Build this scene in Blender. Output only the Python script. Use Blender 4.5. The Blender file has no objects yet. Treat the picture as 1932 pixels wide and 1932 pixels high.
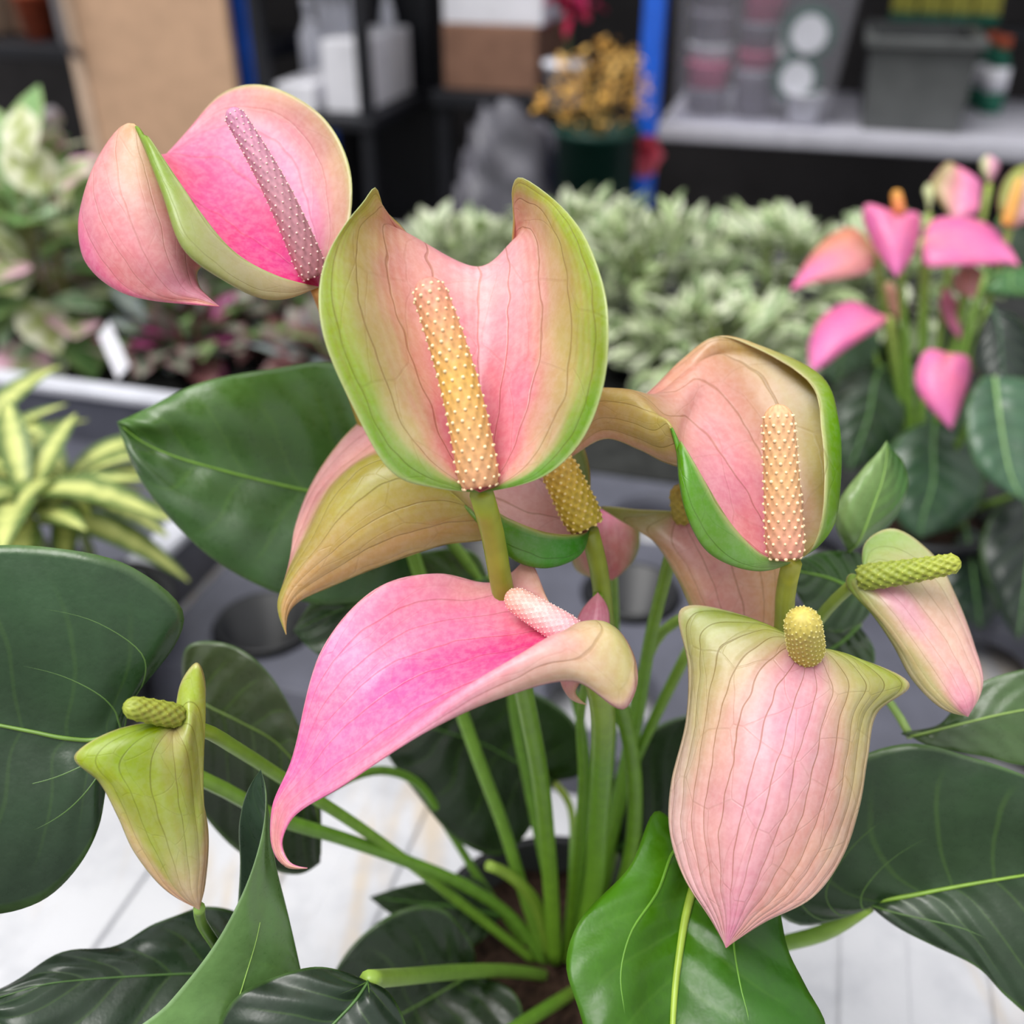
import bpy, bmesh, math, random
import numpy as np
from mathutils import Vector, Matrix, Euler

# ------------------------------------------------------------------ camera
SC = bpy.context.scene
COL = SC.collection
FPX = 1900.0                       # focal length in pixels of the 1932 px frame
PITCH = math.radians(32.0)
CAM = np.array([0.0, 0.0, 1.40])
RGT = np.array([1.0, 0.0, 0.0])
FWD = np.array([0.0, math.cos(PITCH), -math.sin(PITCH)])
UPV = np.array([0.0, math.sin(PITCH), math.cos(PITCH)])

cd = bpy.data.cameras.new('camera')
cam = bpy.data.objects.new('camera', cd)
COL.objects.link(cam)
cam.location = CAM
cam.rotation_euler = (math.pi / 2 - PITCH, 0, 0)
cd.sensor_fit = 'HORIZONTAL'
cd.sensor_width = 26.0 * 1932.0 / FPX
cd.lens = 26.0
cd.clip_start = 0.01
cd.dof.use_dof = True
cd.dof.focus_distance = 0.283
cd.dof.aperture_fstop = 5.1
SC.camera = cam

# ------------------------------------------------------------------ light
w = bpy.data.worlds.new('overcast_sky')
SC.world = w
w.use_nodes = True
nt = w.node_tree
nt.nodes.clear()
wo = nt.nodes.new('ShaderNodeOutputWorld')
bg = nt.nodes.new('ShaderNodeBackground')
tc = nt.nodes.new('ShaderNodeTexCoord')
sx = nt.nodes.new('ShaderNodeSeparateXYZ')
ra = nt.nodes.new('ShaderNodeMapRange')
ra.inputs[1].default_value = 0.0
ra.inputs[2].default_value = 1.0
ra.inputs[3].default_value = 0.42
ra.inputs[4].default_value = 1.28
bg.inputs['Color'].default_value = (0.97, 0.98, 1.0, 1)
nt.links.new(tc.outputs['Generated'], sx.inputs[0])
nt.links.new(sx.outputs['Z'], ra.inputs[0])
nt.links.new(ra.outputs[0], bg.inputs['Strength'])
nt.links.new(bg.outputs[0], wo.inputs[0])

sl = bpy.data.lights.new('hazy_sun', 'SUN')
sl.energy = 2.6
sl.angle = math.radians(35)
sl.color = (1.0, 0.98, 0.95)
so = bpy.data.objects.new('hazy_sun', sl)
COL.objects.link(so)
so.rotation_euler = Vector((0.35, 0.25, -1.0)).to_track_quat('-Z', 'Y').to_euler()

vs = SC.view_settings
vs.view_transform = 'Standard'
vs.look = 'None'
vs.exposure = 0.2
vs.gamma = 1.0
vs.use_curve_mapping = False

cy = SC.cycles
cy.use_adaptive_sampling = True
cy.adaptive_threshold = 0.03
cy.max_bounces = 6
cy.diffuse_bounces = 3
cy.glossy_bounces = 2
cy.transmission_bounces = 4
cy.transparent_max_bounces = 8
cy.caustics_reflective = False
cy.caustics_refractive = False

random.seed(7)
RNG = np.random.default_rng(11)

# ------------------------------------------------------------------ frames
YAW = math.radians(16.0)
E1 = np.array([math.cos(YAW), -math.sin(YAW), 0.0])
E2 = np.array([math.sin(YAW), math.cos(YAW), 0.0])
EZ = np.array([0, 0, 1.0])

def ray(px, py):
    return FWD + (px - 966.0) / FPX * RGT - (py - 966.0) / FPX * UPV

def P(px, py, d):
    """point seen at a pixel, d centimetres deep"""
    return CAM + 0.01 * d * ray(px, py)

def G(px, py, z):
    """point seen at a pixel on the horizontal plane at height z (metres)"""
    r = ray(px, py)
    return CAM + r * ((z - CAM[2]) / r[2])

def uv(p):
    return float(np.dot(p, E1)), float(np.dot(p, E2))

def W(px, py, v):
    """(u, z) where a pixel's ray meets the upright plane at bench coordinate v"""
    r = ray(px, py)
    k = (v - np.dot(CAM, E2)) / np.dot(r, E2)
    p = CAM + r * k
    return float(np.dot(p, E1)), float(p[2])

def B3(u, v, z):
    return u * E1 + v * E2 + z * EZ

# ------------------------------------------------------------------ colour
def lin(c):
    if isinstance(c, str):
        c = tuple(int(c[i:i + 2], 16) for i in (0, 2, 4))
    c = np.array(c, float) / 255.0
    return np.where(c <= 0.04045, c / 12.92, ((c + 0.055) / 1.055) ** 2.4)

def rgba(c):
    return (*[float(x) for x in lin(c)], 1.0)

# ------------------------------------------------------------------ materials
class NT:
    def __init__(self, name):
        self.m = bpy.data.materials.new(name)
        self.m.use_nodes = True
        self.t = self.m.node_tree
        self.t.nodes.clear()
        self.out = self.n('ShaderNodeOutputMaterial')
    def n(self, kind, **kw):
        nd = self.t.nodes.new(kind)
        for k, v in kw.items():
            setattr(nd, k, v)
        return nd
    def l(self, a, b):
        self.t.links.new(a, b)
    def val(self, sock, v):
        if isinstance(v, (int, float)):
            sock.default_value = v
        else:
            self.l(v, sock)
    def math(self, op, a, b=None, c=None):
        nd = self.n('ShaderNodeMath', operation=op)
        self.val(nd.inputs[0], a)
        if b is not None:
            self.val(nd.inputs[1], b)
        if c is not None:
            self.val(nd.inputs[2], c)
        return nd.outputs[0]
    def smooth(self, x, a, b, lo=0.0, hi=1.0):
        nd = self.n('ShaderNodeMapRange', interpolation_type='SMOOTHSTEP')
        self.val(nd.inputs[0], x)
        nd.inputs[1].default_value = a
        nd.inputs[2].default_value = b
        nd.inputs[3].default_value = lo
        nd.inputs[4].default_value = hi
        return nd.outputs[0]
    def mix(self, f, a, b, mode='MIX'):
        nd = self.n('ShaderNodeMix', data_type='RGBA', blend_type=mode)
        self.val(nd.inputs[0], f)
        for s, v in ((nd.inputs[6], a), (nd.inputs[7], b)):
            if isinstance(v, tuple):
                s.default_value = v
            else:
                self.l(v, s)
        return nd.outputs[2]
    def noise(self, vec, scale, detail=3.0, rough=0.55):
        nd = self.n('ShaderNodeTexNoise')
        nd.inputs['Scale'].default_value = scale
        nd.inputs['Detail'].default_value = detail
        nd.inputs['Roughness'].default_value = rough
        if vec is not None:
            self.l(vec, nd.inputs['Vector'])
        return nd.outputs['Fac']
    def bump(self, h, strength, dist):
        nd = self.n('ShaderNodeBump')
        nd.inputs['Strength'].default_value = strength
        nd.inputs['Distance'].default_value = dist
        self.l(h, nd.inputs['Height'])
        return nd.outputs[0]
    def bsdf(self, col, rough, normal=None, spec=0.5, coat=0.0, metal=0.0):
        b = self.n('ShaderNodeBsdfPrincipled')
        if isinstance(col, tuple):
            b.inputs['Base Color'].default_value = col
        else:
            self.l(col, b.inputs['Base Color'])
        self.val(b.inputs['Roughness'], rough)
        b.inputs['Specular IOR Level'].default_value = spec
        b.inputs['Coat Weight'].default_value = coat
        b.inputs['Coat Roughness'].default_value = 0.2
        b.inputs['Metallic'].default_value = metal
        if normal is not None:
            self.l(normal, b.inputs['Normal'])
        return b.outputs[0]
    def finish(self, sh, trans=None, amount=0.0):
        if trans is not None and amount > 0:
            tr = self.n('ShaderNodeBsdfTranslucent')
            self.l(trans, tr.inputs['Color'])
            mx = self.n('ShaderNodeMixShader')
            mx.inputs[0].default_value = amount
            self.l(sh, mx.inputs[1])
            self.l(tr.outputs[0], mx.inputs[2])
            sh = mx.outputs[0]
        self.l(sh, self.out.inputs['Surface'])
        return self.m

def plain(name, c, rough=0.6, spec=0.4, nscale=40.0, namt=0.12, bump=0.0, metal=0.0, coat=0.0):
    """one colour with a little wear, grain and relief"""
    k = NT(name)
    tcn = k.n('ShaderNodeTexCoord')
    nz = k.noise(tcn.outputs['Object'], nscale, 2.0)
    f = k.smooth(nz, 0.3, 0.7, 1.0 - namt, 1.0 + namt)
    hv = k.n('ShaderNodeHueSaturation')
    hv.inputs['Color'].default_value = rgba(c)
    k.l(f, hv.inputs['Value'])
    nm = k.bump(nz, bump, 0.002) if bump else None
    return k.finish(k.bsdf(hv.outputs[0], rough, nm, spec, coat, metal))

def attr_parts(k):
    ca = k.n('ShaderNodeAttribute', attribute_name='Col')
    sa = k.n('ShaderNodeAttribute', attribute_name='st')
    sp = k.n('ShaderNodeSeparateXYZ')
    k.l(sa.outputs['Vector'], sp.inputs[0])
    return ca.outputs['Color'], sp.outputs['X'], sp.outputs['Y'], sp.outputs['Z']

def spathe_material(name, nveins=4.0, trans=0.26, rough=0.38):
    k = NT(name)
    col, s, t, wv = attr_parts(k)
    tcn = k.n('ShaderNodeTexCoord')
    ob = tcn.outputs['Object']
    wob = k.noise(ob, 90.0, 1.0)
    s2 = k.math('ADD', s, k.math('MULTIPLY', k.math('SUBTRACT', wob, 0.5), 0.09))
    fr = k.math('FRACT', k.math('ADD', k.math('MULTIPLY', s2, nveins), 0.5))
    d = k.math('ABSOLUTE', k.math('SUBTRACT', fr, 0.5))
    vein = k.smooth(d, 0.008, 0.04, 1.0, 0.0)
    halo = k.smooth(d, 0.0, 0.35, 1.0, 0.0)
    cb = k.n('ShaderNodeCombineXYZ')
    k.l(k.math('MULTIPLY', s2, 3.2), cb.inputs[0])
    k.l(k.math('MULTIPLY', t, 7.0), cb.inputs[1])
    vo = k.n('ShaderNodeTexVoronoi', feature='DISTANCE_TO_EDGE', voronoi_dimensions='2D')
    vo.inputs['Scale'].default_value = 1.0
    k.l(cb.outputs[0], vo.inputs['Vector'])
    net = k.smooth(vo.outputs['Distance'], 0.006, 0.026, 0.2, 0.0)
    vm = k.math('MULTIPLY', k.math('MAXIMUM', vein, net), wv)
    n1 = k.noise(ob, 55.0, 1.5)
    n2 = k.noise(ob, 420.0, 2.0, 0.7)
    hv = k.n('ShaderNodeHueSaturation')
    k.l(col, hv.inputs['Color'])
    k.l(k.math('ADD', k.smooth(n1, 0.25, 0.75, 0.95, 1.06), k.smooth(n2, 0.3, 0.7, -0.03, 0.03)), hv.inputs['Value'])
    k.l(k.smooth(n2, 0.3, 0.7, 1.10, 0.97), hv.inputs['Saturation'])
    k.l(k.smooth(n1, 0.2, 0.8, 0.488, 0.512), hv.inputs['Hue'])
    c2 = k.mix(k.math('MULTIPLY', vm, 0.6), hv.outputs[0], (0.46, 0.36, 0.16, 1), 'MULTIPLY')
    h = k.math('ADD', k.math('MULTIPLY', k.math('MULTIPLY', k.math('ADD', vm, k.math('MULTIPLY', halo, k.math('MULTIPLY', wv, 0.6))), -1.0), 1.0), k.math('MULTIPLY', n2, 0.18))
    nm = k.bump(h, 0.35, 0.0007)
    sh = k.bsdf(c2, k.smooth(n1, 0.3, 0.7, rough - 0.08, rough + 0.08), nm, 0.5, 0.2)
    return k.finish(sh, c2, trans)

def leaf_material(name, trans=0.12, rough=0.30, lat=7.0, coat=0.10, sat=0.90):
    k = NT(name)
    col, s, t, wv = attr_parts(k)
    tcn = k.n('ShaderNodeTexCoord')
    ob = tcn.outputs['Object']
    a = k.math('ABSOLUTE', s)
    q = k.math('SUBTRACT', t, k.math('MULTIPLY', a, 0.28))
    n1 = k.noise(ob, 38.0, 1.5)
    n2 = k.noise(ob, 300.0, 2.0, 0.65)
    q = k.math('ADD', q, k.math('MULTIPLY', k.math('SUBTRACT', n1, 0.5), 0.05))
    fr = k.math('FRACT', k.math('MULTIPLY', q, lat))
    d = k.math('ABSOLUTE', k.math('SUBTRACT', fr, 0.5))
    vein = k.math('MULTIPLY', k.smooth(d, 0.01, 0.07, 1.0, 0.0), k.smooth(a, 0.55, 0.9, 1.0, 0.0))
    quilt = k.smooth(d, 0.0, 0.5, 0.0, 1.0)
    vm = k.math('MULTIPLY', vein, wv)
    hv = k.n('ShaderNodeHueSaturation')
    k.l(col, hv.inputs['Color'])
    k.l(k.math('ADD', k.smooth(n1, 0.25, 0.75, 0.58, 0.84), k.smooth(n2, 0.3, 0.7, -0.04, 0.04)), hv.inputs['Value'])
    hv.inputs['Saturation'].default_value = sat
    c2 = k.mix(k.math('MULTIPLY', vm, 0.10), hv.outputs[0], (0.16, 0.33, 0.03, 1))
    h = k.math('ADD', k.math('ADD', k.math('MULTIPLY', quilt, k.math('MULTIPLY', wv, 0.8)), k.math('MULTIPLY', n1, 0.5)), k.math('MULTIPLY', n2, 0.12))
    nm = k.bump(h, 0.4, 0.0025)
    sh = k.bsdf(c2, k.smooth(n2, 0.2, 0.8, rough - 0.06, rough + 0.10), nm, 0.5, coat)
    return k.finish(sh, c2, trans)

def attr_material(name, rough=0.45, trans=0.0, nscale=250.0, namt=0.1, coat=0.0, spec=0.5, bump=0.15):
    k = NT(name)
    ca = k.n('ShaderNodeAttribute', attribute_name='Col')
    tcn = k.n('ShaderNodeTexCoord')
    nz = k.noise(tcn.outputs['Object'], nscale, 1.0)
    hv = k.n('ShaderNodeHueSaturation')
    k.l(ca.outputs['Color'], hv.inputs['Color'])
    k.l(k.smooth(nz, 0.3, 0.7, 1 - namt, 1 + namt), hv.inputs['Value'])
    nm = k.bump(nz, bump, 0.0006) if bump else None
    return k.finish(k.bsdf(hv.outputs[0], rough, nm, spec, coat), hv.outputs[0], trans)

M = {}
M['spathe'] = spathe_material('spathe_skin')
M['spathe_lined'] = spathe_material('lined_spathe_skin', 6.5)
M['spathe_wide'] = spathe_material('wide_veined_spathe_skin', 4.6)
M['leaf'] = leaf_material('glossy_leaf')
M['leaf_bright'] = leaf_material('bright_leaf', 0.30, 0.34, 7.0, 0.05, 1.1)
M['stem'] = attr_material('stem_skin', 0.4, 0.0, 180.0, 0.08)
M['spadix'] = attr_material('spadix_skin', 0.5, 0.0, 500.0, 0.1)
M['small_leaf'] = attr_material('small_leaf_skin', 0.45, 0.18, 60.0, 0.14, bump=0.0)

# ------------------------------------------------------------------ objects
def tag(o, label=None, cat=None, group=None, kind=None):
    if label: o['label'] = label
    if cat: o['category'] = cat
    if group: o['group'] = group
    if kind: o['kind'] = kind
    return o

def empty(name, loc, label, cat, group=None):
    o = bpy.data.objects.new(name, None)
    o.empty_display_size = 0.02
    COL.objects.link(o)
    o.location = tuple(float(x) for x in loc)
    return tag(o, label, cat, group)

def origin_of(parent):
    o = np.zeros(3)
    while parent is not None:
        o = o + np.array(parent.location)
        parent = parent.parent
    return o

def link_mesh(name, verts, faces, mat, parent=None, smooth=True, col=None, st=None, loc=None):
    verts = np.asarray(verts, float)
    if parent is not None:
        base = origin_of(parent)
    else:
        base = np.asarray(loc, float) if loc is not None else np.zeros(3)
    me = bpy.data.meshes.new(name)
    me.from_pydata((verts - base).tolist(), [], [tuple(int(i) for i in f) for f in faces])
    if smooth:
        me.polygons.foreach_set('use_smooth', [True] * len(me.polygons))
    if col is not None:
        a = me.attributes.new('Col', 'FLOAT_COLOR', 'POINT')
        c4 = np.ones((len(verts), 4), np.float32)
        c4[:, :3] = col
        a.data.foreach_set('color', c4.ravel())
    if st is not None:
        a = me.attributes.new('st', 'FLOAT_VECTOR', 'POINT')
        a.data.foreach_set('vector', np.asarray(st, np.float32).ravel())
    me.materials.append(mat)
    me.update()
    o = bpy.data.objects.new(name, me)
    COL.objects.link(o)
    if parent is not None:
        o.parent = parent
    elif loc is not None:
        o.location = tuple(float(x) for x in loc)
    return o

# ---- smooth interpolation
def hermite(x, y, xs):
    x = np.asarray(x, float); y = np.asarray(y, float); xs = np.asarray(xs, float)
    n = len(x)
    if n == 2:
        f = ((xs - x[0]) / (x[1] - x[0])).reshape(-1, *([1] * (y.ndim - 1)))
        return y[0] + (y[1] - y[0]) * f
    sh = [-1] + [1] * (y.ndim - 1)
    hseg = np.diff(x)
    dl = np.diff(y, axis=0) / hseg.reshape(sh)
    m = np.zeros_like(y)
    w0 = hseg[1:].reshape(sh); w1 = hseg[:-1].reshape(sh)
    m[1:-1] = (dl[:-1] * w0 + dl[1:] * w1) / (w0 + w1)
    m[0] = 1.5 * dl[0] - 0.5 * m[1]
    m[-1] = 1.5 * dl[-1] - 0.5 * m[-2]
    i = np.clip(np.searchsorted(x, xs, side='right') - 1, 0, n - 2)
    hh = hseg[i].reshape(sh)
    u = ((xs - x[i]) / hseg[i]).reshape(sh)
    return ((2 * u**3 - 3 * u**2 + 1) * y[i] + (u**3 - 2 * u**2 + u) * hh * m[i]
            + (-2 * u**3 + 3 * u**2) * y[i + 1] + (u**3 - u**2) * hh * m[i + 1])

def path(pts, n):
    p = np.asarray(pts, float)
    ch = np.r_[0, np.cumsum(np.maximum(np.linalg.norm(np.diff(p, axis=0), axis=1), 1e-6) ** 0.6)]
    ch /= ch[-1]
    q = hermite(ch, p, np.linspace(0, 1, max(n * 3, 30)))
    L = np.r_[0, np.cumsum(np.linalg.norm(np.diff(q, axis=0), axis=1))]
    tt = np.linspace(0, L[-1], n)
    return np.stack([np.interp(tt, L, q[:, k]) for k in range(p.shape[1])], 1)

def tube(pts, radii, sides=10, cap=True):
    """mesh data of a round tube along a polyline"""
    p = np.asarray(pts, float)
    n = len(p)
    r = np.broadcast_to(np.asarray(radii, float), (n,))
    tg = np.gradient(p, axis=0)
    tg /= np.linalg.norm(tg, axis=1)[:, None] + 1e-12
    a = np.array([0.3, 0.2, 0.93])
    if abs(np.dot(a, tg[0])) > 0.9:
        a = np.array([1.0, 0, 0])
    vs_, fs = [], []
    nrm = a - tg[0] * np.dot(a, tg[0])
    for i in range(n):
        nrm = nrm - tg[i] * np.dot(nrm, tg[i])
        nrm /= np.linalg.norm(nrm) + 1e-12
        b = np.cross(tg[i], nrm)
        for j in range(sides):
            th = 2 * math.pi * j / sides
            vs_.append(p[i] + r[i] * (math.cos(th) * nrm + math.sin(th) * b))
    for i in range(n - 1):
        for j in range(sides):
            j2 = (j + 1) % sides
            fs.append((i * sides + j, i * sides + j2, (i + 1) * sides + j2, (i + 1) * sides + j))
    if cap:
        fs.append(tuple(range(sides))[::-1])
        fs.append(tuple((n - 1) * sides + j for j in range(sides)))
    return np.array(vs_), fs

def cool(c):
    """petal pinks sit a little towards magenta"""
    r, g, bl = (int(c[i:i + 2], 16) for i in (0, 2, 4))
    k = max(0.0, min(1.0, (r - g) / 60.0)) * max(0.0, min(1.0, (bl - 0.72 * g) / 30.0))
    return '%02x%02x%02x' % (min(255, int(r + 4 * k)), min(255, int(g + 5 * k)), min(255, int(bl + 12 * k)))

def rbf(points, S, T, sigma=0.22):
    num = np.zeros(S.shape + (3,)); den = np.zeros(S.shape)
    for (s, t, c) in points:
        wgt = np.exp(-(((S - s) ** 2) * 0.55 + (T - t) ** 2) / (2 * sigma ** 2)) + 1e-7
        num += wgt[..., None] * lin(cool(c)); den += wgt
    return num / den[..., None]

def sheet(name, grid, svals, mat, parent, front, back, NT_=64, NS=44, thick=0.0006, ref=(0.4, 0.35),
          vein=1.0, sigma=0.2, rim=None, flip=False, ripple=0.0, blotch=0.05, streak=0.05):
    """a curved blade with two faces: grid[row][col] runs base to tip, margin to margin"""
    g = np.array([[P(*q) for q in row] for row in grid])
    R = len(g)
    st_ = np.linalg.norm(np.diff(g, axis=0), axis=2).mean(1) ** 0.8
    tk = np.r_[0, np.cumsum(st_)]; tk /= tk[-1]
    ts = np.linspace(0, 1, NT_ + 1)
    ts = ts * 0.85 + 0.15 * (0.5 - 0.5 * np.cos(np.pi * ts))
    ss = np.linspace(-1, 1, NS + 1)
    a = hermite(tk, g, ts)                          # NT x C x 3
    b = hermite(np.array(svals, float), a.transpose(1, 0, 2), ss).transpose(1, 0, 2)
    du = np.gradient(b, axis=1); dv = np.gradient(b, axis=0)
    nr = np.cross(du, dv)
    ln = np.linalg.norm(nr, axis=2, keepdims=True)
    nr = nr / np.maximum(ln, 1e-12)
    nr[0] = nr[1]; nr[-1] = nr[-2]
    i = int(np.argmin(abs(ts - ref[1]))); j = int(np.argmin(abs(ss - ref[0])))
    if np.dot(nr[i, j], CAM - b[i, j]) < 0:
        nr = -nr
        rev = True
    else:
        rev = False
    if flip:
        nr = -nr; rev = not rev
    S, T = np.meshgrid(ss, ts)
    if ripple:
        wv = np.sin(T * 23 + S * 3) * np.abs(S) ** 2 * np.sin(np.pi * T) * ripple
        b = b + nr * wv[..., None]
    edge = np.clip((1 - np.abs(S)) * 9, 0.25, 1) * np.clip(T * 18, 0.4, 1) * np.clip((1 - T) * 14, 0.3, 1)
    th = thick * edge
    top = b + nr * th[..., None] * 0.5
    bot = b - nr * th[..., None] * 0.5
    nT, nS = len(ts), len(ss)
    N = nT * nS
    verts = np.concatenate([top.reshape(-1, 3), bot.reshape(-1, 3)])
    idx = np.arange(N).reshape(nT, nS)
    q = np.stack([idx[:-1, :-1], idx[:-1, 1:], idx[1:, 1:], idx[1:, :-1]], -1).reshape(-1, 4)
    if rev:
        f1, f2 = q[:, ::-1], q + N
    else:
        f1, f2 = q, (q + N)[:, ::-1]
    faces = [*f1.tolist(), *f2.tolist()]
    for jj in (0, nS - 1):
        for ii in range(nT - 1):
            a0, a1 = int(idx[ii, jj]), int(idx[ii + 1, jj])
            fc = (a0, a1, a1 + N, a0 + N)
            faces.append(fc if (jj == 0) != rev else fc[::-1])
    ph = float(abs(b[nT // 2, nS // 2, 0]) * 997 % 6.28)
    wob = (np.sin(9 * S + 5 * T + ph) * np.cos(14 * T - 4 * S + 2 * ph) + 0.6 * np.sin(31 * T + 17 * S + ph) * np.cos(23 * S - 11 * T) + 0.4 * np.sin(57 * T - 29 * S) * np.sin(41 * S + 19 * T + ph))
    Sj = S * (1 + blotch * wob); Tj = T + 0.35 * blotch * wob * np.sin(np.pi * T)
    cf = rbf(front, Sj, Tj, sigma)
    cb = rbf(back, Sj, Tj, sigma)
    sk = np.sin(37 * S + 2.2 * np.sin(3 * T + ph)) * np.sin(61 * S + ph + 1.5 * T) + 0.5 * np.sin(113 * S + 3 * T)
    cf = cf * (1 + streak * sk * np.clip(np.sin(np.pi * T) * 1.5, 0, 1))[..., None] ** np.array([0.35, 1.0, 0.9])
    if rim is not None:
        e = np.clip((np.abs(S) - 0.955) / 0.045, 0, 1)[..., None] * 0.8
        cf = cf * (1 - e) + lin(rim) * e
        cb = cb * (1 - e) + lin(rim) * e
    col = np.concatenate([cf.reshape(-1, 3), cb.reshape(-1, 3)])
    stv = np.stack([S, T, np.full_like(S, vein)], -1).reshape(-1, 3)
    stv = np.concatenate([stv, stv * np.array([1, 1, 0.8])])
    o = link_mesh(name, verts, faces, mat, parent, True, col, stv)
    return o, b, nr, ss, ts

def grid3(left, mid, right, base, tip, bulge=0.0, side=0.5):
    """five-column grid of a heart-shaped leaf from its two margins and midrib (same point count)"""
    rows = [[base] * 5]
    for l, m, r in zip(left, mid, right):
        l = np.array(l, float); m = np.array(m, float); r = np.array(r, float)
        h1 = l * side + m * (1 - side); h2 = r * side + m * (1 - side)
        h1[2] += bulge; h2[2] += bulge
        rows.append([tuple(l), tuple(h1), tuple(m), tuple(h2), tuple(r)])
    rows.append([tip] * 5)
    return rows, [-1, -0.5, 0, 0.5, 1]

def fill_depth(rows, d0):
    return rows
# ================================================================== builders for the plants
def spadix(parent, base, tip, r0, r1, cols, dot, m=8, period=0.55, relief=0.035, dots=0.045, mid=None, nz=90, nth=96, dot_from=0.0):
    """fleshy spike: floret lattice in the surface, pale stigma tips as a child"""
    ctl = [P(*base)] + ([P(*mid)] if mid else []) + [P(*tip)]
    ax = path(ctl, nz)
    L = float(np.linalg.norm(np.diff(ax, axis=0), axis=1).sum())
    tg = np.gradient(ax, axis=0); tg /= np.linalg.norm(tg, axis=1)[:, None]
    a = CAM - ax[0]
    t = np.linspace(0, 1, nz)
    x = t * L
    rr = 0.01 * (r0 + (r1 - r0) * t ** 1.3)
    endr = 0.012 * r1
    cap = np.sqrt(np.clip(1 - np.clip((x - (L - endr * 1.1)) / (endr * 1.1), 0, 1) ** 2, 0.0, 1))
    cap0 = np.clip(0.80 + 0.20 * np.sqrt(np.clip(x / 0.004, 0, 1)), 0, 1)
    rad = rr * cap * cap0 + 1e-5
    kz = 2 * math.pi / (0.01 * period)
    th = np.linspace(0, 2 * math.pi, nth, endpoint=False)
    nrm = a - tg[0] * np.dot(a, tg[0]); verts = []; colv = []; frames = []
    c0, c1, c2 = [lin(c) for c in cols]
    for i in range(nz):
        nrm = nrm - tg[i] * np.dot(nrm, tg[i]); nrm /= np.linalg.norm(nrm)
        b = np.cross(tg[i], nrm)
        frames.append((nrm.copy(), b))
        f1 = np.cos(m * th + kz * x[i]); f2 = np.cos(m * th - kz * x[i])
        h = np.sqrt(np.maximum(0, (f1 + f2) * 0.5 + 0.75)) * relief * 0.01 * cap[i]
        r_ = rad[i] + h
        verts.append(ax[i] + np.outer(np.cos(th) * r_, nrm) + np.outer(np.sin(th) * r_, b))
        cc = c0 + (c1 - c0) * min(1, t[i] * 2) if t[i] < 0.5 else c1 + (c2 - c1) * (t[i] * 2 - 1)
        dk = 0.84 + 0.16 * np.clip((f1 + f2) + 1.1, 0, 1)
        colv.append(cc[None, :] * dk[:, None])
    verts = np.concatenate(verts); colv = np.concatenate(colv)
    faces = []
    for i in range(nz - 1):
        for j in range(nth):
            j2 = (j + 1) % nth
            faces.append((i * nth + j, i * nth + j2, (i + 1) * nth + j2, (i + 1) * nth + j))
    faces.append(tuple((nz - 1) * nth + j for j in range(nth)))
    faces.append(tuple(range(nth))[::-1])
    o = link_mesh('spadix', verts, faces, M['spadix'], parent, True, colv)
    # stigma tips
    dv, df, dc = [], [], []
    rows = int(2 * L / (0.01 * period)) + 1
    for q in range(rows):
        xx = q * 0.005 * period
        if xx > L * 0.97 or xx < L * dot_from:
            continue
        i = min(nz - 1, int(xx / L * (nz - 1)))
        if cap[i] < 0.35:
            continue
        n_, b_ = frames[i]
        for c in range(m):
            ang = 2 * math.pi * (c + 0.5 * (q % 2)) / m
            ang += random.uniform(-0.03, 0.03)
            dr = math.cos(ang) * n_ + math.sin(ang) * b_
            ct = ax[i] + dr * (rad[i] + relief * 0.01 * 0.95 * cap[i])
            rd = dots * 0.01 * random.uniform(0.8, 1.15) * (0.6 + 0.4 * cap[i])
            t1 = np.cross(dr, tg[i]); k0 = len(dv)
            for ring, (rs, hh) in enumerate(((1.0, -0.3), (0.85, 0.55), (0.35, 1.0))):
                for s_ in range(6):
                    an = s_ * math.pi / 3
                    dv.append(ct + rd * (rs * (math.cos(an) * t1 + math.sin(an) * tg[i]) + hh * dr))
                    dc.append(lin(dot))
            for ring in range(2):
                for s_ in range(6):
                    s2 = (s_ + 1) % 6
                    df.append((k0 + ring * 6 + s_, k0 + ring * 6 + s2, k0 + ring * 6 + 6 + s2, k0 + ring * 6 + 6 + s_))
            df.append(tuple(k0 + 12 + s_ for s_ in range(6)))
    if dv:
        d = link_mesh('stigma_tips', dv, df, M['spadix'], o, True, np.array(dc))
        tag(d, kind='stuff')
    return o

def stem(parent, pts, r, c0='7f9a25', c1='6d9a2c', name='flower_stem', n=36, sides=12, r_end=None):
    w_ = path([P(*p) for p in pts], n)
    rads = np.linspace(r, r if r_end is None else r_end, n) * 0.01
    v, f = tube(w_, rads, sides)
    tt = np.repeat(np.linspace(0, 1, n), sides)[:, None]
    col = lin(c0) * (1 - np.clip(tt * 3, 0, 1)) + lin(c1) * np.clip(tt * 3, 0, 1)
    return link_mesh(name, v, f, M['stem'], parent, True, col)

def vein_on(leaf, data, s, r, t0=0.0, t1=0.95, name='vein', col='8aa83a', sides=6, off=0.0):
    o, b, nr, ss, ts = data
    i = [k for k in range(len(ts)) if t0 <= ts[k] <= t1]
    x = np.interp(s, ss, np.arange(len(ss)))
    j0 = int(math.floor(x)); j1 = min(j0 + 1, len(ss) - 1); f = x - j0
    p = (b[i, j0] * (1 - f) + b[i, j1] * f) + nr[i, j0] * (0.0004 + off)
    k = np.linspace(1, 0.14, len(i)) ** 0.8 * r * 0.01
    v, fc = tube(p, k, sides)
    return link_mesh(name, v, fc, M['stem'], o, True, np.tile(lin(col), (len(v), 1)))

DKG = [(0, 0, '3f6b2c'), (0, 0.5, '2c5426'), (-0.9, 0.5, '2f5a2a'), (0.9, 0.5, '2f5a2a')]
UND = [(0, 0, '86a85a'), (0, 0.5, '6f9550'), (-0.9, 0.5, '6f9550'), (0.9, 0.5, '6f9550')]

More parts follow.
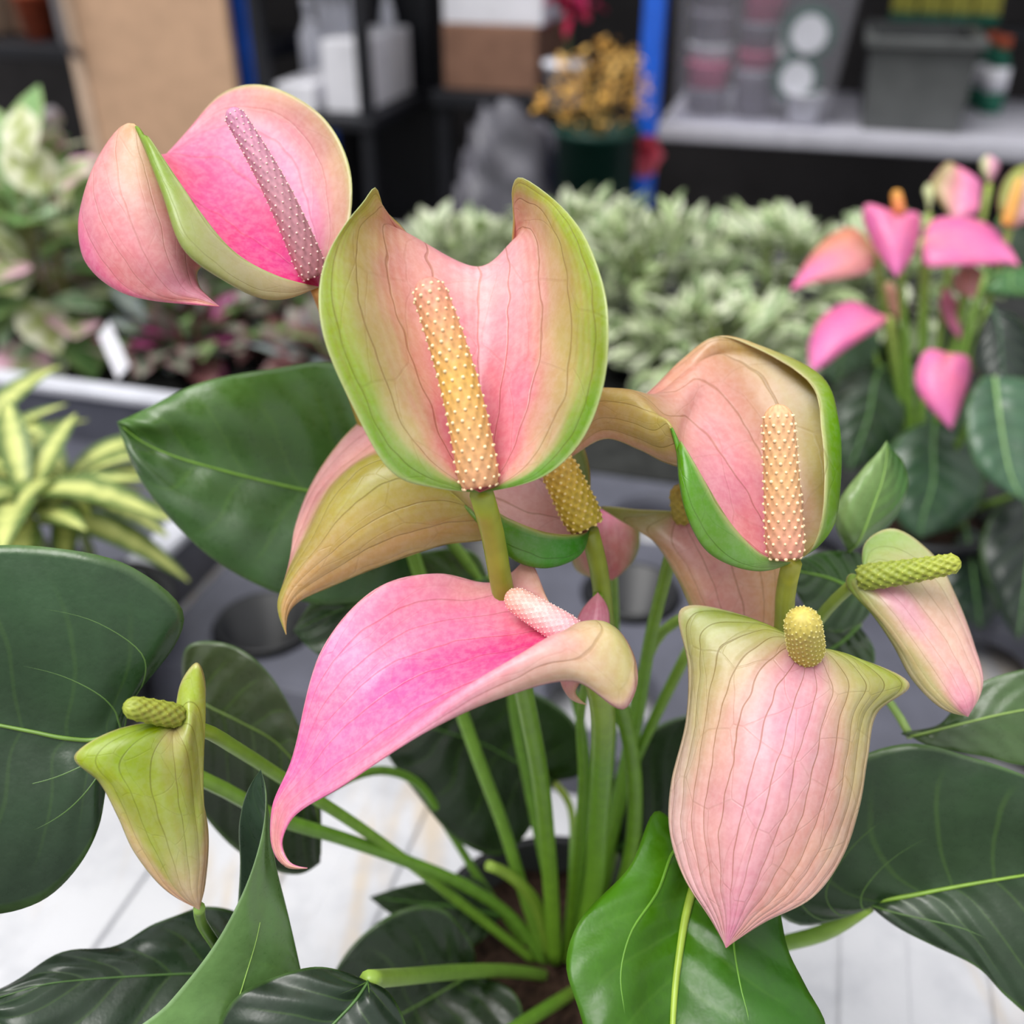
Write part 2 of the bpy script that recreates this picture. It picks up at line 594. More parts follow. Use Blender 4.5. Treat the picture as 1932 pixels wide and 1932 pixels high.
def leaf(parent, left, mid, right, base, tip, front=DKG, back=UND, bulge=0.0, veins=True, vr=0.09, vcol='7d9c3c',
         ref=(0.3, 0.4), laterals=(-0.72, -0.42, 0.42, 0.72), NT_=52, NS=36, flip=False, vein=1.0, mat='leaf', lcol='4a6a2c', rim='5f8a3a', voff=0.0, ripple=0.0):
    g, sv = grid3(left, mid, right, base, tip, bulge)
    d = sheet('leaf', g, sv, M[mat], parent, front, back, NT_, NS, 0.0006, ref, vein, 0.3, rim, flip, ripple)
    if veins:
        vein_on(parent, d, 0.0, vr, 0, 0.97, 'midrib', vcol, off=voff)
        for s in laterals:
            vein_on(parent, d, s, vr * 0.5, 0.0, 0.66, 'vein', lcol or vcol, off=voff - 0.0003)
    return d[0]

# ================================================================== the potted anthurium in front
PC = P(1055, 1830, 45)
plant = empty('potted_anthurium', (PC[0], PC[1], 0.90), 'potted anthurium in front with pink and green spathes and heart-shaped leaves', 'plant')
S5 = [-1, -0.5, 0, 0.5, 1]

# ---- centre flower, cupped towards the viewer
gA = [[(905, 930, 27)] * 7,
      [(820, 921, 26.5), (835, 893, 26.6), (875, 875, 27.1), (905, 868, 27.5), (938, 872, 27.2), (985, 893, 26.6), (1008, 907, 26.4)],
      [(742, 893, 25.9), (762, 815, 26.2), (842, 765, 27.4), (905, 752, 28.1), (962, 762, 27.5), (1048, 805, 26.4), (1085, 848, 25.9)],
      [(672, 780, 25.4), (712, 700, 26.0), (805, 645, 28.0), (902, 632, 28.8), (982, 642, 28.1), (1085, 690, 26.3), (1134, 745, 25.5)],
      [(608, 625, 25.2), (672, 580, 26.0), (782, 545, 28.4), (902, 546, 29.3), (986, 535, 28.6), (1085, 575, 26.4), (1148, 630, 25.3)],
      [(608, 510, 25.6), (664, 475, 26.6), (768, 468, 28.9), (902, 510, 29.9), (980, 462, 29.2), (1066, 468, 26.9), (1136, 530, 25.7)],
      [(648, 428, 26.4), (682, 415, 27.3), (764, 440, 29.5), (898, 506, 30.6), (972, 452, 29.8), (1024, 392, 27.8), (1092, 428, 26.6)],
      [(685, 382, 27.1), (703, 398, 27.9), (772, 448, 29.9), (896, 511, 30.9), (970, 460, 30.1), (1000, 375, 28.4), (1040, 372, 27.5)],
      [(709, 354, 27.7), (716, 385, 28.3), (780, 457, 30.1), (894, 516, 31.1), (968, 466, 30.3), (982, 368, 28.8), (984, 335, 28.4)],
      [(724, 392, 28.6), (738, 415, 29.1), (796, 475, 30.4), (890, 526, 31.3), (964, 478, 30.5), (972, 380, 29.3), (967, 352, 29.0)],
      [(752, 424, 29.6), (775, 452, 30.0), (820, 510, 30.8), (886, 545, 31.6), (955, 510, 30.9), (970, 440, 30.0), (968, 420, 29.8)],
      [(830, 560, 31.2), (840, 575, 31.4), (858, 590, 31.8), (880, 600, 32.1), (905, 590, 31.8), (935, 575, 31.4), (945, 560, 31.2)],
      [(875, 690, 32.6)] * 7]
frA = [(0, 0.0, 'e87888'), (0, 0.2, 'f0969e'), (0, 0.45, 'f4bcba'), (0, 0.7, 'f09cae'), (0.3, 0.4, 'f2b2b2'), (-0.3, 0.4, 'e8a898'),
       (-0.3, 0.15, 'e68e90'), (0.3, 0.15, 'ec8e98'), (0.6, 0.3, 'd6b48c'), (-0.6, 0.3, 'ccbc8c'), (0.6, 0.55, 'd0ae80'), (-0.6, 0.55, 'd4b682'), (0.68, 0.42, 'c4b468'), (-0.68, 0.42, 'c8bc78'), (0.5, 0.62, 'dc9c88'), (-0.5, 0.62, 'dca088'),
       (1, 0.12, '6f9a3c'), (-1, 0.12, '86a850'), (1, 0.25, '6a9c20'), (-1, 0.25, '86ac34'), (1, 0.4, '74a414'), (-1, 0.4, '88b01c'), (1, 0.55, '8cac28'), (-1, 0.55, 'a4b638'),
       (0.82, 0.4, '98ac3a'), (-0.82, 0.4, 'a8b450'), (0.82, 0.55, 'acb040'), (-0.82, 0.55, 'b8ba50'), (1, 0.68, 'b4b44a'), (-1, 0.68, 'bcbc54'), (1, 0.78, 'd8ac78'), (-1, 0.78, 'd8ac80'), (0.5, 0.8, 'e69a90'), (-0.5, 0.8, 'eb9a9e')]
bkA = [(0, 0.5, 'd9a58c'), (1, 0.4, '8aa84a'), (-1, 0.4, '8fab52'), (0, 1, 'd99a80')]
sheet('spathe', gA, [-1, -0.68, -0.3, 0, 0.3, 0.68, 1], M['spathe_wide'], plant, frA, bkA, 90, 72, 0.0008, (0.1, 0.35), 0.8, 0.095, 'cfd69a', blotch=0.07, streak=0.09)
spadix(plant, (906, 918, 26.7), (801, 524, 26.6), 0.54, 0.43, ('d9a077', 'e3b05a', 'd98c80'), 'f8dfb4', 11, 0.52, 0.016, 0.052, mid=(868, 730, 26.5), nz=130)
stem(plant, [(908, 930, 27.1), (930, 1010, 28.2), (943, 1085, 29.2), (985, 1290, 33.2), (1018, 1460, 37), (1035, 1620, 40.8), (1046, 1810, 45.2)], 0.33, '98a434', '74a02c')

# ---- upper left flower, folded like a scoop
gC = [[(602, 541, 30)] * 5,
      [(520, 519, 28.8), (512, 563, 28.8), (535, 490, 30.2), (592, 420, 30.8), (655, 440, 30.2)],
      [(440, 473, 28.0), (420, 524, 28.0), (455, 435, 30.4), (545, 300, 31.6), (658, 310, 30.6)],
      [(378, 400, 27.7), (345, 465, 27.6), (380, 385, 30.7), (470, 240, 32.1), (600, 212, 31.3)],
      [(328, 328, 27.9), (308, 365, 27.9), (330, 340, 30.5), (400, 245, 32.2), (500, 161, 32.1)],
      [(278, 258, 28.3), (268, 262, 28.5), (285, 295, 30.0), (345, 275, 32.2), (420, 176, 32.5)],
      [(330, 380, 29.2), (258, 243, 28.7), (222, 262, 29.6), (270, 330, 31.6), (360, 240, 32.7)],
      [(366, 445, 29.6), (275, 330, 28.6), (180, 318, 29.0), (190, 370, 30.8), (300, 330, 32.3)],
      [(384, 492, 29.7), (300, 420, 28.5), (188, 400, 28.6), (151, 420, 29.8), (210, 420, 31.6)],
      [(372, 515, 29.6), (320, 492, 28.6), (232, 482, 28.5), (166, 494, 29.3), (185, 492, 30.6)],
      [(376, 540, 29.3), (345, 543, 28.9), (290, 552, 28.8), (240, 553, 29.0), (228, 543, 29.6)],
      [(393, 559, 29.1), (386, 564, 29.0), (375, 569, 29.0), (362, 573, 29.0), (350, 572, 29.2)],
      [(414, 578, 28.9)] * 5]
frC = [(0, 0, 'e03a78'), (0, 0.12, 'ee5a92'), (0.4, 0.12, 'f582ae'), (0, 0.28, 'f05a8e'), (0.4, 0.28, 'f57aa4'), (0.45, 0.42, 'f082a2'), (0.1, 0.4, 'ee6a94'),
       (1, 0.08, 'e89a9e'), (1, 0.2, 'b4b45e'), (1, 0.3, 'b9b068'), (1, 0.4, 'e8a49a'), (0.72, 0.22, 'e8b0ac'), (0.75, 0.32, 'e2a898'), (0.7, 0.42, 'ee94a4'), (1, 0.5, 'f088a8'), (0.7, 0.52, 'f07ea2'),
       (-1, 0.1, 'e8a8a0'), (-0.75, 0.15, 'ea8aa0'), (-1, 0.35, 'b0ba58'), (-1, 0.5, 'c4c668'), (-0.5, 0.54, 'd6c880'), (0, 0.58, 'eab898'),
       (-0.5, 0.64, 'eab494'), (0, 0.68, 'f09ca4'), (0.5, 0.7, 'f080a2'), (-0.5, 0.74, 'eea0a4'), (-1, 0.7, 'eaa49a'), (-1, 0.82, 'e292a2'), (0, 0.8, 'f08ea6'), (0.5, 0.86, 'f07ca0'), (-0.5, 0.85, 'de8ea2'), (0, 0.93, 'f0a0a4'), (0, 1, 'dca84c')]
bkC = [(0, 0.05, 'd8c8a0'), (-0.7, 0.08, 'dcc8ac'), (-0.7, 0.2, 'b0b46a'), (-0.8, 0.2, 'd0c0a0'), (-0.5, 0.2, '8aa038'), (-0.7, 0.32, '86a42c'), (-0.7, 0.42, '7fae20'), (0, 0.5, 'd9ae96'), (1, 0.4, 'c9b58a'), (0, 1, 'e0b070')]
sheet('spathe', gC, S5, M['spathe'], plant, frC, bkC, 96, 64, 0.0008, (0.4, 0.2), 0.45, 0.12, 'cdd893')
spadix(plant, (594, 522, 29.7), (434, 205, 29.0), 0.44, 0.27, ('b87880', 'c68a98', 'ca84a4'), 'f0cfc8', 11, 0.44, 0.012, 0.036, mid=(525, 365, 29.1), nz=120)
stem(plant, [(602, 543, 30), (625, 605, 31.2), (690, 800, 34), (782, 1055, 37.2), (868, 1335, 40), (905, 1440, 41), (950, 1560, 42.6), (990, 1690, 44.2), (1030, 1810, 46)], 0.27, 'cf8f4a', '78a338')

# ---- right flower, folded with its tip drooping to the left
SE = [-1, -0.5, 0, 0.45, 0.8, 1]
gE = [[(1496, 1061, 29)] * 6,
      [(1440, 1047, 28.2), (1428, 1073, 28.3), (1448, 1000, 29.5), (1505, 960, 29.9), (1562, 1005, 29.0), (1534, 1030, 28.3)],
      [(1385, 995, 27.7), (1345, 1042, 27.7), (1390, 900, 29.9), (1478, 850, 30.7), (1582, 930, 29.2), (1554, 945, 28.2)],
      [(1340, 925, 27.5), (1300, 975, 27.6), (1340, 830, 30.3), (1442, 755, 31.3), (1580, 795, 29.9), (1550, 815, 28.8)],
      [(1306, 866, 27.6), (1283, 905, 27.8), (1300, 795, 30.4), (1395, 695, 31.8), (1545, 708, 30.8), (1527, 722, 30.2)],
      [(1284, 832, 28.0), (1278, 850, 28.2), (1280, 785, 30.0), (1345, 675, 32.0), (1440, 657, 31.6), (1432, 660, 31.4)],
      [(1300, 882, 28.8), (1262, 800, 28.6), (1250, 780, 29.6), (1300, 700, 31.8), (1352, 640, 32.0), (1348, 636, 32.0)],
      [(1258, 874, 29.4), (1236, 812, 28.9), (1212, 748, 29.6), (1250, 740, 31.5), (1285, 686, 32.2), (1282, 682, 32.3)],
      [(1205, 848, 29.8), (1185, 795, 29.4), (1165, 735, 29.9), (1190, 760, 31.3), (1205, 754, 32.0), (1212, 752, 32.2)],
      [(1145, 828, 30.1), (1130, 790, 29.9), (1110, 742, 30.2), (1120, 760, 31.1), (1127, 768, 31.5), (1130, 770, 31.7)],
      [(1085, 858, 30.6), (1075, 840, 30.5), (1062, 815, 30.7), (1060, 820, 31), (1061, 826, 31.2), (1062, 830, 31.3)],
      [(1030, 900, 31)] * 6]
frE = [(0, 0, 'e27090'), (0, 0.12, 'f09aa2'), (-0.4, 0.15, 'f2acaa'), (0, 0.3, 'f2a6a6'), (0.45, 0.2, 'd7a58a'), (0.45, 0.35, 'dba084'), (0.3, 0.5, 'f0a89c'), (0.1, 0.55, 'f0b0ac'),
       (1, 0.1, 'a8ae6a'), (1, 0.3, '74a41c'), (1, 0.42, '8cac2c'), (0.72, 0.32, '8f9a2c'), (0.72, 0.42, '98982c'), (0.85, 0.25, '7ca020'), (0.55, 0.42, 'b0a050'), (0.85, 0.42, '8c9c24'), (0.8, 0.15, 'b89a70'), (0.72, 0.5, 'b89c4c'), (1, 0.58, 'ef9d90'), (0.6, 0.6, 'f0a594'), (0.6, 0.68, 'f0a79e'),
       (-1, 0.12, 'dfb698'), (-1, 0.35, 'c9b070'), (-1, 0.48, 'b7b05c'), (-0.5, 0.58, 'b5ae50'), (0, 0.62, 'b9ac52'), (-0.5, 0.7, 'd3ae78'), (-1, 0.7, 'ecb59c'), (0, 0.75, 'c9ab5c'), (-0.5, 0.85, 'e3b283'), (0, 0.9, 'e0b47e'), (0, 1, 'd8a570')]
bkE = [(0, 0.2, '8fae4e'), (-0.7, 0.1, '8fae68'), (-0.7, 0.25, '4a8c26'), (-0.7, 0.4, '5f9c20'), (0, 0.6, 'c9a878'), (0.9, 0.1, '6a9c2c'), (0.9, 0.25, '68a01c'), (0.9, 0.4, '7caa24'), (0.9, 0.6, 'e09a84'), (0, 1, 'd0a070')]
sheet('spathe', gE, SE, M['spathe'], plant, frE, bkE, 96, 64, 0.0008, (0.4, 0.2), 0.8, 0.12, 'd6cf9a')
spadix(plant, (1482, 1052, 28.2), (1467, 762, 27.9), 0.52, 0.40, ('d3907e', 'e0ad78', 'e8b285'), 'f8dcb0', 11, 0.44, 0.02, 0.052, nz=110)
stem(plant, [(1494, 1062, 28.9), (1482, 1120, 29.8), (1478, 1190, 30.8), (1420, 1400, 35.5), (1300, 1610, 40.5), (1120, 1810, 45.5)], 0.29, 'a8a83c', '7aa52c')

# ---- deep pink flower at the front, tip hooked at lower left
SB = [-1, -0.5, 0, 0.3, 0.58, 0.8, 1]
gB = [[(1082, 1206, 27.7)] * 7,
      [(1035, 1135, 29.4), (1048, 1168, 28.8), (1050, 1208, 27.9), (1065, 1200, 27.5), (1094, 1177, 27.1), (1125, 1173, 27.2), (1150, 1178, 27.4)],
      [(996, 1056, 30.0), (975, 1155, 29.3), (990, 1224, 28.1), (1032, 1220, 27.3), (1078, 1188, 26.5), (1148, 1195, 26.4), (1197, 1240, 26.7)],
      [(965, 1080, 29.95), (930, 1160, 29.3), (948, 1233, 28.1), (1008, 1236, 27.2), (1066, 1194, 26.2), (1142, 1222, 26.1), (1202, 1292, 26.3)],
      [(930, 1098, 29.9), (885, 1165, 29.3), (905, 1242, 28.1), (985, 1250, 27.1), (1052, 1201, 26.0), (1130, 1252, 25.9), (1181, 1336, 26.1)],
      [(828, 1082, 29.7), (785, 1185, 29.0), (805, 1272, 27.9), (895, 1295, 26.8), (985, 1238, 25.7), (1045, 1258, 25.7), (1085, 1286, 26.0)],
      [(712, 1109, 29.3), (692, 1240, 28.5), (712, 1322, 27.8), (795, 1345, 26.8), (885, 1298, 25.7), (915, 1312, 25.7), (945, 1317, 25.9)],
      [(609, 1222, 28.7), (615, 1325, 28.2), (636, 1388, 27.7), (700, 1408, 26.9), (775, 1380, 26.0), (788, 1385, 25.9), (795, 1386, 26.0)],
      [(551, 1430, 28.1), (562, 1445, 27.9), (575, 1465, 27.7), (605, 1475, 27.2), (640, 1475, 26.6), (645, 1480, 26.5), (648, 1481, 26.6)],
      [(514, 1530, 27.7), (517, 1533, 27.6), (524, 1537, 27.5), (535, 1540, 27.3), (548, 1542, 27.1), (551, 1543, 27.1), (553, 1543, 27.1)],
      [(517, 1603, 27.4), (519, 1603, 27.3), (523, 1602, 27.25), (527, 1600, 27.2), (531, 1597, 27.2), (532, 1597, 27.2), (533, 1596, 27.2)],
      [(538, 1634, 27.1), (539, 1633, 27.1), (541, 1631, 27.0), (543, 1629, 27.0), (545, 1627, 27.0), (546, 1627, 27.0), (546, 1626, 27.0)],
      [(580, 1638, 26.9)] * 7]
frB = [(0, 0, 'd8487c'), (0, 0.15, 'e45a8a'), (0.1, 0.3, 'e86496'), (0, 0.45, 'ee7ca8'), (-0.5, 0.15, 'ea8e9c'), (-0.5, 0.3, 'ea82a2'), (-0.5, 0.5, 'ec7aa6'), (-1, 0.08, 'e9c0a0'), (-1, 0.2, 'e9b49e'),
       (-1, 0.35, 'ec84a6'), (-1, 0.6, 'ec7caa'), (0, 0.65, 'f284b2'), (0.4, 0.3, 'ec78a2'), (0.4, 0.5, 'f084ac'), (0.58, 0.12, 'e6b4a6'), (0.58, 0.35, 'f0a8b4'), (0.62, 0.5, 'f09cb4'),
       (0.8, 0.12, 'd5cf86'), (0.8, 0.2, 'd8c98e'), (1, 0.12, 'b9c85a'), (1, 0.22, 'bfc768'), (0.85, 0.3, 'ecc0ae'), (1, 0.33, 'e6b6a2'), (1, 0.5, 'f0b0b8'), (0, 0.85, 'ea70a0'), (1, 0.75, 'ee86ac'), (0, 0.92, 'e9a0a0'), (0, 1, 'd8cf80')]
bkB = [(0, 0.2, 'efb6b6'), (1, 0.2, 'c9cf7a'), (-1, 0.2, 'e9c0a0'), (0, 0.6, 'f0a8ba'), (0, 1, 'e6d69a')]
sheet('spathe', gB, SB, M['spathe'], plant, frB, bkB, 90, 64, 0.0008, (0, 0.4), 0.6, 0.12, 'f2b4c0')
spadix(plant, (1085, 1200, 27.9), (955, 1120, 28.7), 0.46, 0.34, ('e8a0ac', 'efbab4', 'e9a893'), 'f8dcd2', 14, 0.24, 0.010, 0.022, nz=100)
stem(plant, [(1084, 1212, 27.9), (1122, 1270, 29.8), (1137, 1340, 31.8), (1135, 1450, 35), (1128, 1560, 38.5), (1118, 1680, 42), (1085, 1820, 45.8)], 0.40, '9fae36', '70a02c')

# ---- tan flower behind the centre one, tip hanging at the left
gD = [[(1112, 1000, 31)] * 5,
      [(1090, 1008, 30.2), (1092, 1045, 30.2), (1065, 985, 31.4), (1085, 930, 32), (1114, 940, 31.5)],
      [(1030, 1004, 29.7), (1030, 1069, 29.7), (995, 968, 31.5), (1040, 850, 32.7), (1108, 862, 32.1)],
      [(960, 978, 29.6), (962, 1050, 29.6), (930, 938, 31.5), (980, 780, 33.1), (1062, 770, 32.9)],
      [(905, 946, 29.9), (902, 985, 30.0), (870, 910, 31.2), (880, 760, 33.4), (960, 720, 33.6)],
      [(930, 1010, 30.6), (870, 950, 30.2), (800, 880, 30.7), (780, 800, 33.3), (850, 720, 34.1)],
      [(835, 1029, 30.8), (790, 950, 30.2), (716, 870, 30.6), (690, 850, 32.8), (700, 780, 34.0)],
      [(725, 1066, 30.7), (690, 990, 30.2), (645, 922, 30.6), (610, 920, 32.4), (610, 875, 33.6)],
      [(625, 1107, 30.5), (605, 1060, 30.2), (588, 1022, 30.5), (562, 1020, 31.6), (558, 990, 32.8)],
      [(562, 1137, 30.2), (550, 1115, 30.1), (543, 1095, 30.3), (540, 1090, 30.8), (552, 1070, 31.4)],
      [(543, 1163, 30.1), (535, 1157, 30.0), (526, 1148, 30.1), (526, 1146, 30.2), (528, 1142, 30.3)],
      [(540, 1197, 30)] * 5]
frD = [(0, 0, 'e39a94'), (0, 0.12, 'e6aea4'), (0.4, 0.15, 'e6b2a8'), (1, 0.1, '6f8f3a'), (1, 0.2, '7f9640'), (0.6, 0.35, 'e6a99a'), (0.5, 0.6, 'eaaa9e'), (0.6, 0.75, 'ecaaa2'), (1, 0.7, 'ecb0a6'),
       (-1, 0.12, 'e0b6a0'), (-0.5, 0.1, 'd0b090'), (-1, 0.4, 'a8ae4e'), (-0.6, 0.45, 'b0ae4e'), (-0.2, 0.5, 'aaa648'), (-0.7, 0.55, 'cdb070'), (-0.5, 0.65, 'c0a860'), (0, 0.62, 'a9a848'), (-1, 0.6, 'dfae88'), (-1, 0.75, 'd8ad7c'), (0, 0.78, 'c8ac66'), (-0.5, 0.82, 'd3ac74'), (0, 0.95, 'b0a24a'), (0, 1, '9aa43c')]
bkD = [(0, 0.1, '6a9a48'), (-0.7, 0.1, '4f8e30'), (-0.7, 0.25, '46882c'), (-0.7, 0.4, '86a648'), (0, 0.6, 'd0b080'), (1, 0.2, '5f8438'), (0, 1, 'b0a24a')]
sheet('spathe', gD, S5, M['spathe'], plant, frD, bkD, 90, 60, 0.0008, (0.3, 0.12), 0.9, 0.12, 'd9c27e')
spadix(plant, (1107, 993, 30.6), (1040, 855, 30.3), 0.56, 0.50, ('c8b03c', 'd3b23c', 'e0b050'), 'f2d78c', 12, 0.36, 0.04, 0.055, nz=80)
stem(plant, [(1112, 1002, 31), (1130, 1075, 31.8), (1141, 1165, 33), (1160, 1290, 35.5), (1188, 1400, 38), (1198, 1500, 40), (1190, 1610, 42), (1120, 1820, 45.8)], 0.30, '9aa436', '6f9a28')

# ---- flat flower at lower right
gF = [[(1524, 1222, 29)] * 5,
      [(1400, 1160, 29.3), (1455, 1200, 28.8), (1517, 1262, 28.4), (1572, 1238, 28.8), (1622, 1243, 29.3)],
      [(1284, 1150, 29.6), (1388, 1242, 28.6), (1500, 1322, 27.9), (1606, 1292, 28.5), (1716, 1292, 29.5)],
      [(1298, 1255, 29.4), (1360, 1312, 28.4), (1482, 1380, 27.6), (1588, 1355, 28.2), (1655, 1345, 29.2)],
      [(1294, 1360, 29.2), (1342, 1402, 28.2), (1461, 1446, 27.3), (1578, 1425, 28.0), (1637, 1430, 29.0)],
      [(1266, 1478, 29.0), (1330, 1492, 28.0), (1441, 1518, 27.1), (1560, 1510, 27.7), (1622, 1520, 28.8)],
      [(1263, 1565, 28.7), (1325, 1575, 27.8), (1422, 1590, 27.0), (1530, 1592, 27.5), (1592, 1612, 28.4)],
      [(1290, 1655, 28.2), (1338, 1662, 27.6), (1402, 1668, 27.0), (1475, 1680, 27.3), (1532, 1694, 27.8)],
      [(1344, 1740, 27.6), (1362, 1738, 27.3), (1385, 1734, 27.1), (1412, 1740, 27.2), (1437, 1743, 27.4)],
      [(1370, 1788, 27.2)] * 5]
frF = [(0, 0, 'e3a3a0'), (0, 0.15, 'e3a4a8'), (0, 0.35, 'e2a2b2'), (0, 0.55, 'e6aaac'), (0, 0.75, 'e6aca6'), (0, 0.95, 'd8849a'), (0.4, 0.4, 'e4aca2'), (-0.4, 0.4, 'e2ac9c'), (0.4, 0.7, 'e8b29c'), (-0.4, 0.7, 'e3a9a0'),
       (-1, 0.06, '7c9c24'), (1, 0.06, '8fac34'), (-1, 0.18, '94ac3c'), (1, 0.18, '8cb020'), (-0.75, 0.12, '98ac48'), (0.75, 0.12, 'a0b048'), (-0.6, 0.15, 'b4b468'), (0.6, 0.15, 'b8b470'), (-0.7, 0.3, 'd0c08e'), (0.75, 0.35, 'c6b67a'), (-1, 0.4, 'e6cfae'), (1, 0.42, 'dcc394'), (-1, 0.6, 'f0cfc0'), (1, 0.65, 'ecc4a6'), (-1, 0.8, 'eeb4b4'), (1, 0.85, 'e8aaa0')]
bkF = [(0, 0.3, 'd8ae98'), (1, 0.1, '9ab054'), (-1, 0.1, '9ab054'), (0, 1, 'd88a98')]
sheet('spathe', gF, S5, M['spathe_lined'], plant, frF, bkF, 90, 64, 0.0008, (0, 0.4), 1.25, 0.13, 'f0d9b8')
spadix(plant, (1523, 1233, 28.7), (1512, 1160, 26.9), 0.50, 0.47, ('b5a83c', 'c2b44c', 'd0bd60'), 'ddd288', 13, 0.26, 0.02, 0.032, nz=60)
stem(plant, [(1525, 1225, 29.1), (1500, 1300, 31.5), (1420, 1480, 36.5), (1300, 1650, 41), (1110, 1825, 45.8)], 0.28)

# ---- small green flower at the left
gG = [[(329, 1374, 27.5)] * 5,
      [(285, 1364, 27.3), (298, 1378, 27.0), (326, 1392, 27.1), (344, 1368, 27.4), (334, 1318, 27.8)],
      [(210, 1380, 26.8), (252, 1405, 26.6), (328, 1435, 26.9), (358, 1368, 27.3), (345, 1280, 27.8)],
      [(141, 1425, 26.4), (222, 1445, 26.4), (333, 1488, 26.9), (368, 1400, 27.5), (372, 1250, 27.7)],
      [(186, 1474, 26.6), (248, 1495, 26.4), (341, 1540, 26.9), (374, 1465, 27.6), (388, 1300, 28.0)],
      [(222, 1540, 26.8), (272, 1555, 26.6), (349, 1595, 26.9), (383, 1545, 27.5), (368, 1430, 28.2)],
      [(256, 1612, 27.0), (302, 1622, 26.8), (357, 1643, 27.0), (386, 1610, 27.4), (391, 1555, 28.0)],
      [(316, 1682, 27.2), (338, 1682, 27.1), (362, 1686, 27.1), (379, 1675, 27.3), (388, 1655, 27.7)],
      [(376, 1716, 27.3)] * 5]
frG = [(0, 0, 'c9a888'), (0, 0.2, '9aa83c'), (-0.5, 0.25, '8aa01c'), (-1, 0.15, '7f9c1c'), (-1, 0.35, 'b0bc3c'), (0, 0.45, 'a4ac54'), (-0.5, 0.5, 'a8ae4c'), (0, 0.7, 'b9b67a'), (-1, 0.6, 'd9c98a'), (-1, 0.8, 'dcae8e'), (0, 0.9, 'd2b094'), (1, 0.1, 'b5c45a'), (1, 0.3, 'a9c44a'), (1, 0.6, 'd0c07e'), (0.5, 0.4, 'a8b45a'), (0.6, 0.8, 'd0b088')]
bkG = [(0, 0.3, 'a9c054'), (1, 0.3, 'a2c248'), (-1, 0.3, 'a9b850'), (0, 1, 'd0a888')]
sheet('spathe', gG, S5, M['spathe'], plant, frG, bkG, 64, 48, 0.0007, (-0.3, 0.45), 0.9, 0.13, 'ddd09c')
spadix(plant, (338, 1352, 27.5), (234, 1332, 26.3), 0.32, 0.26, ('7f8a2c', '97a03a', '9aa53c'), 'a5ac48', 8, 0.30, 0.035, 0.02, nz=70)
stem(plant, [(332, 1372, 27.6), (372, 1374, 28.2), (455, 1418, 30.8), (548, 1478, 33.6), (655, 1545, 37), (745, 1608, 39.6), (880, 1712, 43.2), (1010, 1815, 46)], 0.21, '86a52a', '7da838')

# ---- narrow flower at the far right with a horizontal spike
gH = [[(1630, 1088, 31)] * 5,
      [(1604, 1083, 31.3), (1617, 1102, 31.0), (1652, 1098, 31.0), (1652, 1058, 31.2), (1630, 1028, 31.6)],
      [(1597, 1105, 31.3), (1640, 1132, 30.8), (1692, 1132, 30.6), (1702, 1072, 31.1), (1680, 997, 31.8)],
      [(1642, 1155, 31.1), (1682, 1182, 30.5), (1732, 1182, 30.3), (1750, 1118, 30.9), (1760, 1046, 31.6)],
      [(1684, 1216, 30.8), (1722, 1237, 30.2), (1772, 1237, 30.0), (1793, 1180, 30.6), (1804, 1125, 31.3)],
      [(1723, 1285, 30.5), (1757, 1292, 30.0), (1802, 1288, 29.8), (1826, 1245, 30.3), (1838, 1215, 30.9)],
      [(1776, 1336, 30.1), (1797, 1332, 29.8), (1822, 1328, 29.7), (1845, 1304, 30.0), (1854, 1288, 30.3)],
      [(1826, 1352, 29.9)] * 5]
frH = [(0, 0.02, 'e3a3ac'), (0, 0.3, 'e8acb0'), (0, 0.55, 'e8b8a4'), (0, 0.8, 'eaa9ac'), (0, 1, 'e38a9c'), (-0.5, 0.4, 'ddc29a'), (-0.5, 0.6, 'cfc48c'), (0.5, 0.4, 'e3c6a4'), (0.5, 0.65, 'ecc0ac'), (-1, 0.15, '86ab48'), (-1, 0.35, 'a5b85a'), (-1, 0.6, 'dcc9a0'), (1, 0.12, '8aab5a'), (1, 0.3, '9fba6a'), (1, 0.45, 'dcc8a0'), (1, 0.7, 'ecb2b0'), (0.5, 0.15, 'a9b86a'), (-0.5, 0.15, 'a9b468')]
bkH = [(0, 0.3, 'c9b888'), (1, 0.1, '86ab58'), (-1, 0.1, '86ab48'), (0, 1, 'd89090')]
sheet('spathe', gH, S5, M['spathe'], plant, frH, bkH, 60, 44, 0.0007, (0, 0.5), 0.6, 0.13, 'e0d3a6')
spadix(plant, (1622, 1090, 31.0), (1814, 1060, 29.6), 0.37, 0.24, ('8f9a3c', '93a03a', 'a5ac3e'), 'b5b854', 8, 0.34, 0.05, 0.03, nz=80, mid=(1715, 1078, 30.2))
stem(plant, [(1628, 1090, 31.1), (1598, 1112, 31.8), (1550, 1162, 33.2), (1470, 1290, 36), (1380, 1450, 39), (1250, 1640, 42.5), (1100, 1825, 45.9)], 0.20, '9ab04a', '7fa83a')

